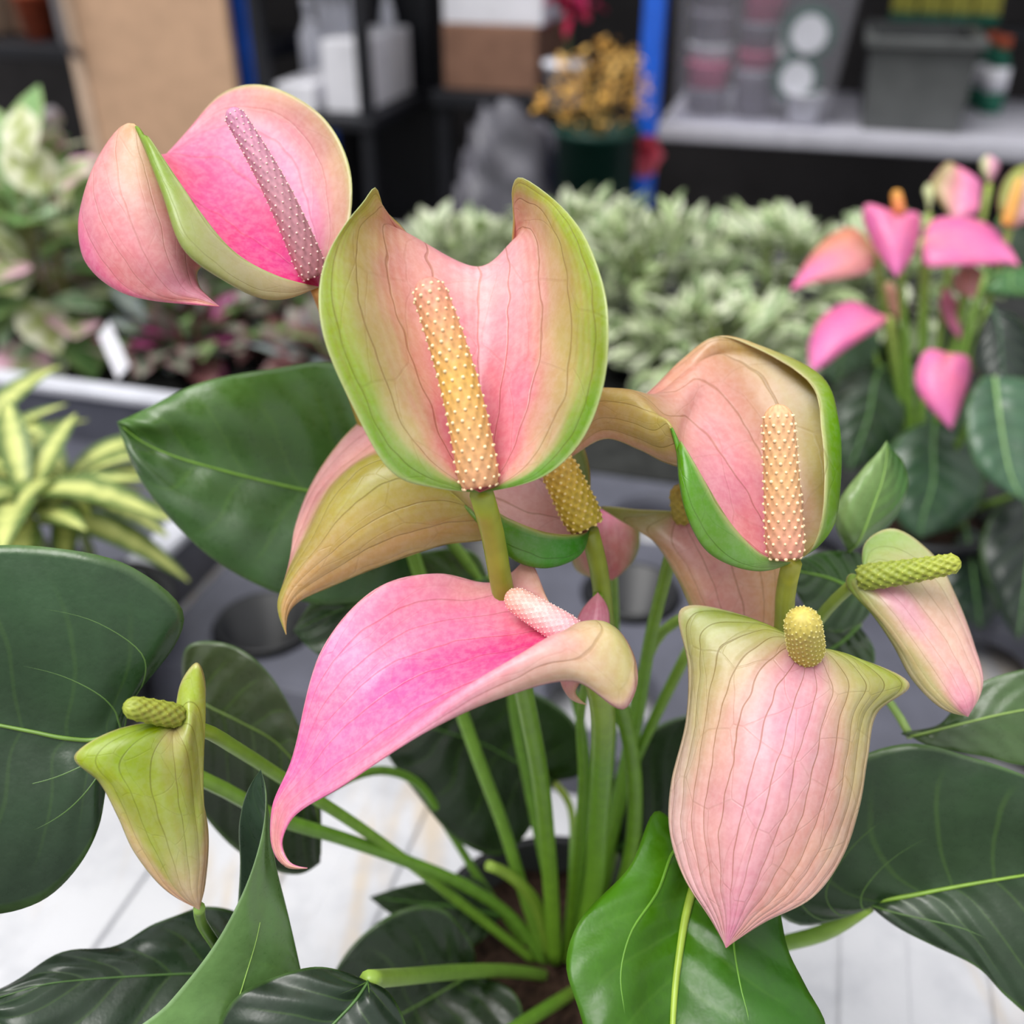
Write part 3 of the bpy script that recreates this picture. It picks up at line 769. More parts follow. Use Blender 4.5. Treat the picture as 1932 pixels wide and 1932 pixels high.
# ---- peach flower half hidden behind the right one
gI = [[(1287, 965, 33)] * 5,
      [(1205, 961, 33.2), (1240, 985, 33.0), (1300, 1005, 32.8), (1360, 990, 33.0), (1420, 955, 33.4)],
      [(1133, 957, 33.5), (1222, 1003, 33.0), (1322, 1045, 32.5), (1412, 1025, 32.9), (1500, 980, 33.6)],
      [(1218, 1004, 33.3), (1262, 1042, 32.8), (1342, 1092, 32.4), (1430, 1075, 32.7), (1482, 1042, 33.2)],
      [(1276, 1088, 33.1), (1302, 1112, 32.6), (1362, 1150, 32.2), (1440, 1140, 32.5), (1472, 1120, 32.9)],
      [(1310, 1160, 32.9), (1336, 1182, 32.5), (1382, 1212, 32.2), (1435, 1200, 32.4), (1464, 1180, 32.7)],
      [(1405, 1285, 32.2)] * 5]
frI = [(0, 0, 'e8a49c'), (0, 0.3, 'efb0a8'), (0, 0.6, 'ecab9c'), (0.5, 0.5, 'e8b08a'), (-0.5, 0.5, 'eab592'), (-1, 0.15, 'a8ac56'), (-1, 0.3, 'a9a85c'), (-0.6, 0.2, 'c3b57e'), (-1, 0.6, 'd8c084'), (1, 0.2, 'a8ac56'), (1, 0.6, 'e0b084'), (0, 1, 'e39a90')]
sheet('spathe', gI, S5, M['spathe'], plant, frI, [(0, 0.4, 'c9b078'), (-1, 0.2, '9aa84a')], 56, 44, 0.0007, (0, 0.4), 1.0, 0.14, 'dcc88c')
spadix(plant, (1290, 978, 32.9), (1283, 918, 31.9), 0.36, 0.32, ('a8963a', 'b09a3c', 'c0a040'), 'c9b060', 8, 0.34, 0.03, 0.03, nz=50)
stem(plant, [(1286, 968, 33.2), (1260, 1070, 35), (1228, 1200, 37), (1200, 1370, 39.8), (1160, 1560, 42.6), (1090, 1830, 46.2)], 0.24, '86a52c', '6f9c28')

# ---- two small pink flowers in the gap behind the stems
gJ = [[(1132, 962, 36)] * 5,
      [(1102, 972, 36.2), (1116, 982, 35.8), (1142, 985, 35.4), (1172, 978, 35.7), (1192, 978, 36.2)],
      [(1076, 1030, 36.2), (1102, 1035, 35.7), (1146, 1032, 35.1), (1184, 1026, 35.5), (1207, 1020, 36.2)],
      [(1088, 1076, 36.2), (1115, 1072, 35.7), (1150, 1066, 35.2), (1180, 1060, 35.5), (1197, 1055, 36.1)],
      [(1156, 1094, 35.5)] * 5]
sheet('spathe', gJ, S5, M['spathe'], plant, [(0, 0.1, 'ee8a98'), (0, 0.5, 'f0a09c'), (0, 1, 'e88a8c'), (0.9, 0.5, '8fa24a'), (-0.9, 0.5, 'd0c090'), (0.5, 0.5, 'e89890'), (-0.5, 0.5, 'e89a98')],
      [(0, 0.5, 'c9a888')], 40, 32, 0.0007, (0, 0.5), 0.5, 0.16, 'c9c084')
stem(plant, [(1150, 1000, 36.3), (1158, 1100, 38), (1160, 1300, 41), (1140, 1560, 44.5), (1090, 1830, 47)], 0.17, '8fae50', '6f9a34')
gK = [[(1128, 1118, 31.5)] * 5,
      [(1098, 1150, 31.6), (1110, 1158, 31.4), (1124, 1165, 31.2), (1136, 1160, 31.3), (1148, 1150, 31.6)],
      [(1070, 1225, 31.2), (1088, 1230, 31.0), (1106, 1235, 30.8), (1124, 1230, 30.9), (1140, 1222, 31.2)],
      [(1058, 1288, 30.8), (1066, 1289, 30.7), (1076, 1290, 30.6), (1088, 1288, 30.6), (1098, 1282, 30.8)],
      [(1072, 1314, 30.6), (1075, 1313, 30.6), (1079, 1311, 30.5), (1082, 1308, 30.5), (1085, 1305, 30.6)],
      [(1107, 1330, 30.5)] * 5]
sheet('spathe', gK, S5, M['spathe'], plant, [(0, 0.1, 'e693a0'), (0, 0.6, 'eaa0ac'), (0, 1, 'e8c8a0')], [(0, 0.5, 'e8a0b0')], 44, 24, 0.0007, (0, 0.4), 0.4, 0.2, 'f0c8b8')
stem(plant, [(1128, 1122, 31.7), (1112, 1250, 33.5), (1095, 1350, 36), (1098, 1480, 39.5), (1085, 1640, 42.5), (1068, 1825, 46)], 0.16, '7fa030', '6f9a28')
# ---- leaves of the front plant
LMID = [(0, 0.1, '3c7028'), (0, 0.5, '3a6b22'), (0.9, 0.6, '2d5a2c'), (-0.9, 0.6, '4a7a1c')]
leaf(plant, [(765, 800, 38.4), (650, 690, 37.4), (500, 698, 36.6), (370, 725, 36.2), (268, 775, 35.9)],
     [(700, 948, 37.6), (560, 922, 36.9), (420, 888, 36.4), (320, 858, 36.1), (260, 828, 35.9)],
     [(770, 1090, 37.8), (640, 1140, 37.0), (510, 1114, 36.3), (375, 1033, 35.9), (262, 900, 35.7)],
     (790, 962, 38.2), (221, 796, 35.8), front=[(0, 0.1, '3f7024'), (0, 0.6, '4a7a24'), (-0.9, 0.4, '4a8428'), (-0.9, 0.75, '5f9c10'), (-0.5, 0.6, '44701c'), (0.6, 0.4, '345c30'), (0.8, 0.7, '527c3c')], bulge=-0.3, vr=0.09, vcol='6f9a34', laterals=())
# big left leaf
leaf(plant, [(262, 1300, 30.4), (322, 1230, 30.2), (347, 1160, 29.9), (255, 1073, 29.5), (97, 1033, 29.2), (-70, 1040, 29.0), (-210, 1150, 29.0)],
     [(205, 1392, 29.9), (168, 1396, 29.8), (122, 1392, 29.6), (62, 1380, 29.5), (-20, 1364, 29.4), (-110, 1348, 29.4), (-220, 1332, 29.4)],
     [(205, 1460, 30.0), (198, 1500, 29.8), (188, 1555, 29.6), (150, 1632, 29.5), (70, 1704, 29.4), (-60, 1720, 29.4), (-210, 1600, 29.4)],
     (232, 1392, 30.2), (-330, 1310, 29.4), front=[(0, 0.1, '2c5020'), (0, 0.5, '264625'), (-0.9, 0.3, '2e592a'), (0.9, 0.4, '223c20'), (0.5, 0.4, '284427')], bulge=-0.15, vr=0.085, vcol='6a8c3a', laterals=(-0.66, -0.34, 0.36, 0.62), lcol='537436', vein=0.6)
# leaf behind the small green flower
leaf(plant, [(352, 1222, 37.0), (425, 1214, 36.8), (500, 1262, 36.7), (560, 1360, 36.8), (600, 1480, 37.2)],
     [(390, 1330, 36.8), (450, 1360, 36.6), (520, 1400, 36.6), (570, 1460, 36.8), (600, 1540, 37.2)],
     [(320, 1400, 37.0), (360, 1500, 36.8), (430, 1590, 36.8), (500, 1635, 37.0), (560, 1650, 37.3)],
     (345, 1300, 37.2), (604, 1628, 37.6), front=[(0, 0.2, '44542f'), (-0.7, 0.3, '4b5a32'), (0, 0.8, '2c431f'), (0.7, 0.5, '26391a')], vcol='5f7a2c', laterals=(), vr=0.06)
# lower left leaf, nearly flat
leaf(plant, [(475, 1745, 34.5), (385, 1708, 34.0), (300, 1745, 33.2), (205, 1782, 32.4), (100, 1808, 31.8), (10, 1858, 31.2)],
     [(440, 1838, 33.3), (350, 1838, 32.6), (260, 1842, 32.0), (170, 1848, 31.5), (85, 1858, 31.0), (10, 1880, 30.7)],
     [(480, 1960, 32.0), (400, 2020, 31.2), (270, 2050, 30.6), (130, 2020, 30.3), (40, 1965, 30.2), (-20, 1920, 30.3)],
     (500, 1850, 34.0), (-60, 1900, 30.4), front=[(0, 0.3, '263f20'), (-0.7, 0.4, '1f371f'), (0.7, 0.5, '243e23')], bulge=-0.15, vcol='4f7238', laterals=(), vr=0.05, ripple=0.0015)
# folded upright leaf, pale underside towards the viewer
gL5 = [[(500, 2110, 30)] * 5,
       [(390, 2000, 32.2), (520, 1990, 31.2), (590, 1960, 30.0), (410, 1965, 28.4), (215, 1995, 27.9)],
       [(440, 1850, 31.8), (520, 1850, 31.0), (562, 1825, 29.9), (445, 1860, 28.6), (320, 1890, 28.0)],
       [(448, 1720, 31.2), (500, 1720, 30.6), (540, 1720, 29.8), (480, 1755, 28.7), (414, 1768, 28.1)],
       [(453, 1630, 30.4), (485, 1620, 30.1), (517, 1625, 29.6), (500, 1640, 28.9), (474, 1645, 28.4)],
       [(452, 1550, 29.8), (476, 1540, 29.6), (505, 1545, 29.3), (505, 1555, 29.0), (499, 1545, 28.8)],
       [(470, 1485, 29.4), (480, 1480, 29.35), (494, 1480, 29.25), (498, 1485, 29.15), (500, 1482, 29.1)],
       [(492, 1452, 29.2)] * 5]
d5 = sheet('leaf', gL5, S5, M['leaf'], plant, [(0, 0.5, '6a9a46'), (0.5, 0.4, '62923c'), (1, 0.5, '74a050'), (0, 0.9, '4f7a3c')], [(0, 0.5, '2c4a2e'), (0, 1, '35583a')], 56, 36, 0.0007, (0.5, 0.4), 0.5, 0.3, '8fb478')
vein_on(plant, d5, 0.45, 0.04, 0.0, 0.6, 'vein', '94b85c')
vein_on(plant, d5, 0.0, 0.07, 0.0, 0.9, 'midrib', '86b04c', off=-0.0006)
# round leaf at the bottom edge
leaf(plant, [(655, 1834, 29.2), (600, 1826, 29.0), (530, 1838, 28.7), (455, 1875, 28.4), (405, 1950, 28.2), (390, 2060, 28.2)],
     [(672, 1885, 28.9), (640, 1920, 28.6), (600, 1960, 28.3), (550, 2010, 28.1), (500, 2070, 28.0), (450, 2130, 28.0)],
     [(735, 1872, 29.3), (765, 1935, 29.0), (770, 2010, 28.7), (730, 2100, 28.5), (650, 2170, 28.4), (530, 2210, 28.3)],
     (694, 1852, 29.3), (400, 2230, 28.2), front=[(0, 0.2, '1d351f'), (-0.6, 0.4, '233c22'), (0.6, 0.4, '1b321d')], bulge=-0.2, vcol='4a6e34', vr=0.05, laterals=(-0.4, 0.4), ripple=0.001)
# dark leaf low in the middle
leaf(plant, [(893, 1790, 41.0), (835, 1715, 40.2), (745, 1722, 39.4), (650, 1802, 38.6), (610, 1900, 38.0)],
     [(850, 1862, 40.4), (800, 1890, 39.6), (745, 1920, 38.8), (690, 1955, 38.2), (650, 1985, 37.8)],
     [(965, 1868, 40.2), (985, 1950, 39.2), (910, 2040, 38.4), (790, 2070, 37.9), (690, 2050, 37.6)],
     (893, 1838, 41.2), (612, 2010, 37.6), front=[(0, 0.2, '233a1a'), (-0.6, 0.5, '243c1d'), (0.6, 0.5, '2a4320')], vcol='5a7a34', vr=0.05, laterals=(0.5,))
# bright leaf in front
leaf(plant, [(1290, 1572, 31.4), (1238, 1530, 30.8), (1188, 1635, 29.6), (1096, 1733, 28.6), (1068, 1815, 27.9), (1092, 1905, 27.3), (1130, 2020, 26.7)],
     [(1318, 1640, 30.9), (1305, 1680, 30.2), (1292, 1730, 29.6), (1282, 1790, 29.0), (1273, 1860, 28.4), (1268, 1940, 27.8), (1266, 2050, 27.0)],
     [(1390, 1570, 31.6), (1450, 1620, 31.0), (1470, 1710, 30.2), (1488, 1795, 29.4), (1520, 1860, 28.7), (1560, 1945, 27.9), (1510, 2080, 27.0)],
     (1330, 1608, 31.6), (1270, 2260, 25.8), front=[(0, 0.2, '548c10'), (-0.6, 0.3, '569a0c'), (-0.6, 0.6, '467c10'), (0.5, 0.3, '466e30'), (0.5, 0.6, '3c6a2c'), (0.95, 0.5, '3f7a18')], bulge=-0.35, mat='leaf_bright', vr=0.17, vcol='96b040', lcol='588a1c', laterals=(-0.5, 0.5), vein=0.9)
# large right leaf with its sinus in view
leaf(plant, [(1600, 1727, 34.0), (1510, 1746, 34.2), (1440, 1690, 34.2), (1490, 1545, 33.8), (1600, 1440, 33.2), (1710, 1403, 32.8), (1830, 1428, 32.4), (1960, 1475, 32.2)],
     [(1660, 1702, 33.4), (1695, 1694, 33.2), (1735, 1686, 33.0), (1785, 1676, 32.8), (1840, 1666, 32.6), (1900, 1656, 32.4), (1970, 1645, 32.3), (2050, 1632, 32.2)],
     [(1660, 1726, 33.2), (1700, 1754, 32.9), (1760, 1784, 32.5), (1845, 1826, 32.0), (1900, 1882, 31.6), (1960, 1925, 31.4), (2050, 1920, 31.4), (2120, 1820, 31.6)],
     (1638, 1706, 33.6), (2160, 1610, 32.2), front=[(0, 0.15, '2d5020'), (-0.6, 0.4, '26481d'), (-0.9, 0.5, '294d23'), (0.4, 0.4, '263e23'), (0, 0.6, '26431d')], bulge=-0.1, vr=0.085, vcol='7a9e34', laterals=(-0.78, -0.6, -0.38, 0.5))
# paler leaf at the right edge
leaf(plant, [(1700, 1384, 34.4), (1770, 1368, 34.4), (1830, 1300, 34.3), (1940, 1262, 34.0), (2060, 1280, 33.8)],
     [(1755, 1382, 34.0), (1810, 1368, 33.9), (1870, 1352, 33.8), (1940, 1338, 33.7), (2040, 1325, 33.6)],
     [(1740, 1402, 33.9), (1790, 1415, 33.7), (1860, 1428, 33.6), (1940, 1445, 33.5), (2050, 1420, 33.5)],
     (1718, 1390, 34.3), (2150, 1330, 33.5), front=[(0, 0.3, '45662c'), (-0.6, 0.5, '4a6a32'), (0.6, 0.5, '4d6b36')], vcol='8fae58', vr=0.05, laterals=(), vein=0.25)
# leaves deep among the stems
leaf(plant, [(1098, 1458, 45.8), (1106, 1400, 45.6), (1056, 1335, 45.2), (940, 1290, 44.8), (800, 1310, 44.4)],
     [(985, 1443, 45.2), (915, 1405, 44.7), (855, 1385, 44.3), (800, 1370, 44.1), (750, 1362, 44.0)],
     [(1012, 1545, 45.4), (950, 1612, 44.8), (866, 1588, 44.2), (778, 1488, 43.9), (728, 1420, 43.8)],
     (1045, 1474, 46.0), (698, 1350, 43.8), front=[(0, 0.3, '243e14'), (-0.6, 0.4, '294b11'), (0.6, 0.4, '1d3516')], vcol='4f7a28', vr=0.05, laterals=())
leaf(plant, [(905, 1660, 45.5), (815, 1662, 44.8), (752, 1674, 44.3)], [(870, 1712, 45.0), (800, 1704, 44.5), (745, 1698, 44.1)],
     [(890, 1785, 44.8), (800, 1768, 44.3), (738, 1726, 43.9)], (945, 1728, 45.8), (696, 1693, 43.9), front=[(0, 0.5, '2d491f')], vcol='4f7a30', laterals=(), NT_=30, NS=24)
leaf(plant, [(1150, 1500, 43.6), (1205, 1395, 43.2), (1300, 1348, 42.8), (1400, 1350, 42.5)], [(1220, 1570, 43.2), (1290, 1530, 42.8), (1350, 1490, 42.5), (1410, 1460, 42.3)],
     [(1220, 1680, 43.0), (1300, 1690, 42.6), (1380, 1640, 42.3), (1440, 1560, 42.1)], (1160, 1602, 43.8), (1480, 1430, 42.0), front=[(0, 0.5, '213916')], vcol='3f6428', laterals=())
leaf(plant, [(890, 1040, 40.2), (800, 1040, 39.8), (690, 1075, 39.4), (610, 1110, 39.0)], [(850, 1110, 39.8), (770, 1115, 39.4), (690, 1135, 39.0), (620, 1160, 38.7)],
     [(930, 1190, 39.6), (850, 1260, 39.0), (720, 1270, 38.6), (610, 1240, 38.4)], (920, 1090, 40.4), (553, 1190, 38.4), front=[(0, 0.5, '3b5932'), (-0.8, 0.3, '4f731d'), (0.6, 0.5, '3f5a36')], vcol='5f8a3c', laterals=(), vr=0.05)
# bright folded young leaf at the right
gL15 = [[(1600, 1040, 37)] * 5,
        [(1574, 985, 36.2), (1595, 1000, 35.8), (1625, 1010, 36.0), (1655, 1005, 36.5), (1680, 990, 37.0)],
        [(1582, 945, 36.0), (1610, 945, 35.6), (1648, 950, 35.9), (1685, 950, 36.5), (1712, 925, 37.0)],
        [(1628, 884, 36.0), (1645, 888, 35.8), (1665, 900, 36.0), (1688, 895, 36.5), (1704, 872, 36.9)],
        [(1662, 848, 36.2), (1666, 850, 36.1), (1672, 855, 36.2), (1680, 856, 36.4), (1686, 850, 36.6)],
        [(1673, 832, 36.4)] * 5]
d15 = sheet('leaf', gL15, S5, M['leaf'], plant, [(-0.7, 0.5, '9ec46a'), (0, 0.5, '7fb04a'), (0.7, 0.5, '3f7a20')], [(0, 0.5, '6f9a48')], 36, 28, 0.0006, (0, 0.5), 0.3, 0.25, '7fae4a')
vein_on(plant, d15, 0.0, 0.05, 0, 0.95, 'midrib', '8fb458')
leaf(plant, [(1625, 1048, 37.2), (1570, 1040, 36.8), (1515, 1052, 36.4)], [(1610, 1110, 36.8), (1560, 1090, 36.4), (1515, 1080, 36.2)], [(1620, 1180, 36.6), (1560, 1190, 36.2), (1510, 1130, 36.0)],
     (1660, 1120, 37.2), (1478, 1072, 36.0), front=[(0, 0.5, '37611a'), (0.7, 0.5, '294d1a')], vcol='6f9c34', laterals=(), NT_=36, NS=24)
leaf(plant, [(1570, 1150, 38.2), (1520, 1160, 38.0), (1490, 1220, 37.8)], [(1590, 1210, 38.0), (1560, 1230, 37.8), (1530, 1260, 37.6)], [(1650, 1230, 37.8), (1640, 1280, 37.6), (1590, 1310, 37.4)],
     (1620, 1180, 38.4), (1500, 1310, 37.4), front=[(0, 0.5, '2f4f1a')], vcol='5f8a34', laterals=(), NT_=36, NS=24)

# ---- leaf stalks
def stalk(pts, r, c0='86a63e', c1='6f9c34'):
    return stem(plant, pts, r, c0, c1, 'leaf_stalk', 30, 10)
stalk([(226, 1390, 30.3), (300, 1432, 31.2), (420, 1488, 33), (520, 1542, 35), (640, 1580, 37.4), (760, 1622, 40), (880, 1672, 42.6), (970, 1735, 44.6), (1030, 1825, 46)], 0.25)
stalk([(600, 1500, 37.4), (680, 1460, 39.4), (735, 1455, 41.2), (790, 1480, 43), (850, 1570, 45), (925, 1690, 46), (1020, 1820, 46.8)], 0.19, '6f8f3c')
stalk([(694, 1848, 29.6), (770, 1842, 33), (870, 1833, 38), (960, 1832, 42.5), (1040, 1842, 46)], 0.27, '8fae48', '7aa040')
stalk([(1330, 1612, 31.8), (1250, 1715, 36.5), (1160, 1790, 42), (1080, 1835, 46)], 0.24)
stalk([(1636, 1708, 33.8), (1560, 1757, 35), (1480, 1780, 36.4), (1300, 1830, 40.5), (1110, 1850, 45.4)], 0.28)
stalk([(1718, 1390, 34.4), (1692, 1345, 35.2), (1660, 1310, 36.2), (1560, 1380, 38.5), (1380, 1560, 42), (1110, 1825, 46)], 0.14, '9ab864', '6f9a3c')
stalk([(1090, 1866, 45.4), (1035, 1900, 42), (960, 1948, 38), (880, 2010, 34)], 0.28)
stalk([(1045, 1476, 46), (1075, 1520, 46), (1080, 1640, 45.2), (1060, 1825, 46.6)], 0.17, 'a0b04a')
stalk([(796, 962, 38.4), (880, 1060, 40), (960, 1200, 41.5), (968, 1330, 42), (1000, 1500, 43.4), (1040, 1700, 45), (1050, 1825, 46.4)], 0.22, '7fa040')
stalk([(920, 1092, 40.6), (1010, 1120, 41), (1080, 1300, 41.8), (1105, 1430, 42.6), (1100, 1600, 44.4), (1075, 1825, 46.6)], 0.19)
stalk([(1160, 1602, 44), (1140, 1680, 45), (1080, 1825, 46.4)], 0.18)
stalk([(1300, 1160, 37), (1246, 1196, 38), (1212, 1268, 39), (1180, 1430, 41), (1140, 1600, 43.6), (1090, 1825, 46.6)], 0.2, '8fb04a')
stalk([(1300, 1225, 38.5), (1240, 1345, 40), (1188, 1460, 41.6), (1142, 1590, 43.6), (1080, 1825, 46.4)], 0.22)
stalk([(893, 1836, 41.3), (850, 1826, 42.4), (815, 1830, 43.5), (870, 1838, 44.6), (1010, 1845, 46.4)], 0.2, '8fae48')
stalk([(376, 1712, 27.5), (380, 1740, 28.6), (404, 1778, 29.8), (440, 1830, 31.5), (520, 1900, 34)], 0.16, '7fa04a')
stalk([(1620, 1180, 38.6), (1590, 1120, 37.8), (1520, 1230, 39), (1380, 1500, 42), (1100, 1825, 46.4)], 0.13)
# pale sheaths low down
stem(plant, [(921, 1633, 42), (950, 1645, 42.6), (985, 1672, 43.4), (1012, 1710, 44.4), (1030, 1800, 46)], 0.22, '9ab84a', '8fb040', 'sheath', 20, 10, 0.34)
stem(plant, [(1155, 1530, 44.0), (1140, 1600, 44.4), (1110, 1700, 45.2), (1080, 1820, 46.4)], 0.12, 'a0a858', '9aae4a', 'sheath', 20, 8, 0.3)
stem(plant, [(960, 1600, 43.6), (985, 1690, 44.4), (1030, 1815, 46.2)], 0.1, 'a8b060', '94ac48', 'sheath', 16, 8, 0.26)

# ---- pot and compost
def lathe(name, prof, c, mat, parent=None, n=40, loc=None, smooth=True):
    v, f = [], []
    for (r, z) in prof:
        for j in range(n):
            a = 2 * math.pi * j / n
            v.append((c[0] + r * math.cos(a), c[1] + r * math.sin(a), c[2] + z))
    for i in range(len(prof) - 1):
        for j in range(n):
            j2 = (j + 1) % n
            f.append((i * n + j, i * n + j2, (i + 1) * n + j2, (i + 1) * n + j))
    f.append(tuple(range(n))[::-1])
    f.append(tuple((len(prof) - 1) * n + j for j in range(n)))
    return link_mesh(name, v, f, mat, parent, smooth, loc=loc)

M['black_plastic'] = plain('black_plastic', '16171b', 0.45, 0.5, 60, 0.2)
M['soil'] = plain('dark_compost', '3a2a22', 0.95, 0.2, 260, 0.45, 0.9)
SOILZ = PC[2] - 0.004
lathe('pot', [(0.047, 0), (0.060, SOILZ - 0.90 + 0.012), (0.063, SOILZ - 0.90 + 0.012), (0.063, SOILZ - 0.90 + 0.018), (0.058, SOILZ - 0.90 + 0.018), (0.057, SOILZ - 0.90 - 0.004)], (PC[0], PC[1], 0.90), M['black_plastic'], plant)
sv, sf = [], []
nr_, na_ = 14, 40
for i in range(nr_ + 1):
    for j in range(na_):
        r = 0.0575 * i / nr_; a = 2 * math.pi * j / na_
        z = SOILZ + 0.004 * math.sin(r * 190 + 1.3 * j) * math.cos(3.1 * j) * (0.3 + 0.7 * random.random())
        sv.append((PC[0] + r * math.cos(a), PC[1] + r * math.sin(a), z))
for i in range(nr_):
    for j in range(na_):
        j2 = (j + 1) % na_
        sf.append((i * na_ + j, i * na_ + j2, (i + 1) * na_ + j2, (i + 1) * na_ + j))
tag(link_mesh('compost', sv, sf, M['soil'], plant), kind='stuff')
# ================================================================== the place: floor, wall, bench, trays
def boxmesh(u0, u1, v0, v1, z0, z1, bev=0.0, taper=0.0):
    bm = bmesh.new()
    cu, cv = (u0 + u1) / 2, (v0 + v1) / 2
    vv = []
    for z in (z0, z1):
        k = 1.0 - (taper if z == z0 else 0.0)
        for (u, v) in ((u0, v0), (u1, v0), (u1, v1), (u0, v1)):
            vv.append(bm.verts.new(B3(cu + (u - cu) * k, cv + (v - cv) * k, z)))
    for f in ((3, 2, 1, 0), (4, 5, 6, 7), (0, 1, 5, 4), (1, 2, 6, 5), (2, 3, 7, 6), (3, 0, 4, 7)):
        bm.faces.new([vv[i] for i in f])
    if bev:
        bmesh.ops.bevel(bm, geom=list(bm.edges), offset=bev, segments=2, affect='EDGES', profile=0.5)
    bm.verts.ensure_lookup_table()
    v = [tuple(x.co) for x in bm.verts]
    bm.verts.index_update()
    f = [[x.index for x in fc.verts] for fc in bm.faces]
    bm.free()
    return v, f

def bx(name, u0, u1, v0, v1, z0, z1, mat, parent=None, bev=0.003, taper=0.0, smooth=False):
    v, f = boxmesh(min(u0, u1), max(u0, u1), min(v0, v1), max(v0, v1), min(z0, z1), max(z0, z1), bev, taper)
    loc = None if parent is not None else B3((u0 + u1) / 2, (v0 + v1) / 2, min(z0, z1))
    return link_mesh(name, v, f, mat, parent, smooth, loc=loc)

def struct(o):
    o['kind'] = 'structure'
    return o

M['concrete'] = plain('dark_concrete', '4a4846', 0.9, 0.2, 9, 0.2, 0.3)
M['darkwall'] = plain('dark_cladding', '2a2829', 0.85, 0.2, 6, 0.2, 0.1)
M['ceil'] = plain('grey_sheeting', '6a6a6c', 0.8, 0.2, 6, 0.1)
M['white_plastic'] = plain('white_moulded_plastic', 'b2b1b0', 0.25, 0.5, 14, 0.06, 0.05, coat=0.3)
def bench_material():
    k = NT('stained_sky_mottled_plastic')
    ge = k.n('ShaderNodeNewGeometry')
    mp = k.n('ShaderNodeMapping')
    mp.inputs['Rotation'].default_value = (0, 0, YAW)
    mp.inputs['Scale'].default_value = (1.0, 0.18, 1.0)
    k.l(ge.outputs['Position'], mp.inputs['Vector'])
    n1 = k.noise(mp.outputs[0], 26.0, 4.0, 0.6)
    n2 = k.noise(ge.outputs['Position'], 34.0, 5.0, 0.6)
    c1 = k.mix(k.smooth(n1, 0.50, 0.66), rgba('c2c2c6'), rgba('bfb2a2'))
    c2 = k.mix(k.smooth(n2, 0.42, 0.72, 0.0, 0.55), c1, rgba('a6a7ad'))  # grey mottling paints a cloudy sky reflection into the colour
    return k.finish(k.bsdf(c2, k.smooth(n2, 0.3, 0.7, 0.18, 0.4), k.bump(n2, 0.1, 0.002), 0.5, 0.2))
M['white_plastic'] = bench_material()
M['tray_grey'] = plain('grey_tray_plastic', '50515c', 0.45, 0.5, 25, 0.12)
M['tray_pale'] = plain('pale_tray_plastic', 'c6c7d0', 0.4, 0.5, 25, 0.1)
M['blue_steel'] = plain('blue_painted_steel', '2266e0', 0.4, 0.5, 30, 0.08)
M['shelf_grey'] = plain('light_grey_steel', 'b4b3bd', 0.5, 0.5, 30, 0.06)
M['wood'] = plain('tan_laminate', 'cfa98a', 0.55, 0.4, 30, 0.06)
M['wood_edge'] = plain('pale_edge_band', 'd4b8a0', 0.5, 0.4, 30, 0.06)
M['metal'] = plain('brushed_grey_metal', '8e8c90', 0.4, 0.6, 40, 0.08, metal=0.6)
M['black_unit'] = plain('black_shelf_plastic', '1b1c22', 0.5, 0.4, 20, 0.15)
M['white_card'] = plain('white_card', 'ecebf2', 0.7, 0.3, 20, 0.05)
M['white_bottle'] = plain('white_bottle_plastic', 'e6e7f2', 0.35, 0.5, 20, 0.05)
M['cardboard'] = plain('brown_cardboard', '8d6a58', 0.8, 0.2, 30, 0.1)
M['green_pot'] = plain('dark_green_plastic', '0f3d33', 0.5, 0.4, 20, 0.1)
M['orange'] = plain('terracotta_orange', 'b5563a', 0.7, 0.3, 30, 0.15)
M['bin_grey'] = plain('charcoal_bin_plastic', '5a5c5c', 0.6, 0.3, 25, 0.1)
M['pink_pot'] = plain('pink_pot_plastic', 'c86a88', 0.5, 0.4, 25, 0.1)
M['grey_pot'] = plain('grey_pot_plastic', '84808a', 0.5, 0.4, 25, 0.1)
M['lid_green'] = plain('green_lid_rim', '1c4a3e', 0.5, 0.4, 25, 0.1)
M['lid_white'] = plain('white_lid', 'dedfe2', 0.5, 0.4, 25, 0.05)
M['yellow_pack'] = plain('yellow_label', 'b5b04c', 0.6, 0.3, 35, 0.25)
M['green_pack'] = plain('green_label', '1f6450', 0.6, 0.3, 35, 0.15)
M['sack'] = plain('grey_sack_film', '55545c', 0.45, 0.5, 18, 0.25, 0.3)

flv, flf = boxmesh(-4, 4, -3, 4.2, -0.05, 0.0)
struct(link_mesh('floor', flv, flf, M['concrete'], smooth=False))
wv_, wf_ = boxmesh(-4, 4, 2.85, 2.95, 0.0, 2.5)
struct(link_mesh('wall_back', wv_, wf_, M['darkwall'], smooth=False))
cv_, cf_ = boxmesh(-4, 4, 2.3, 2.95, 2.5, 2.56)
struct(link_mesh('shade_ceiling', cv_, cf_, M['ceil'], smooth=False))  # out of view, added to shade the racks at the back

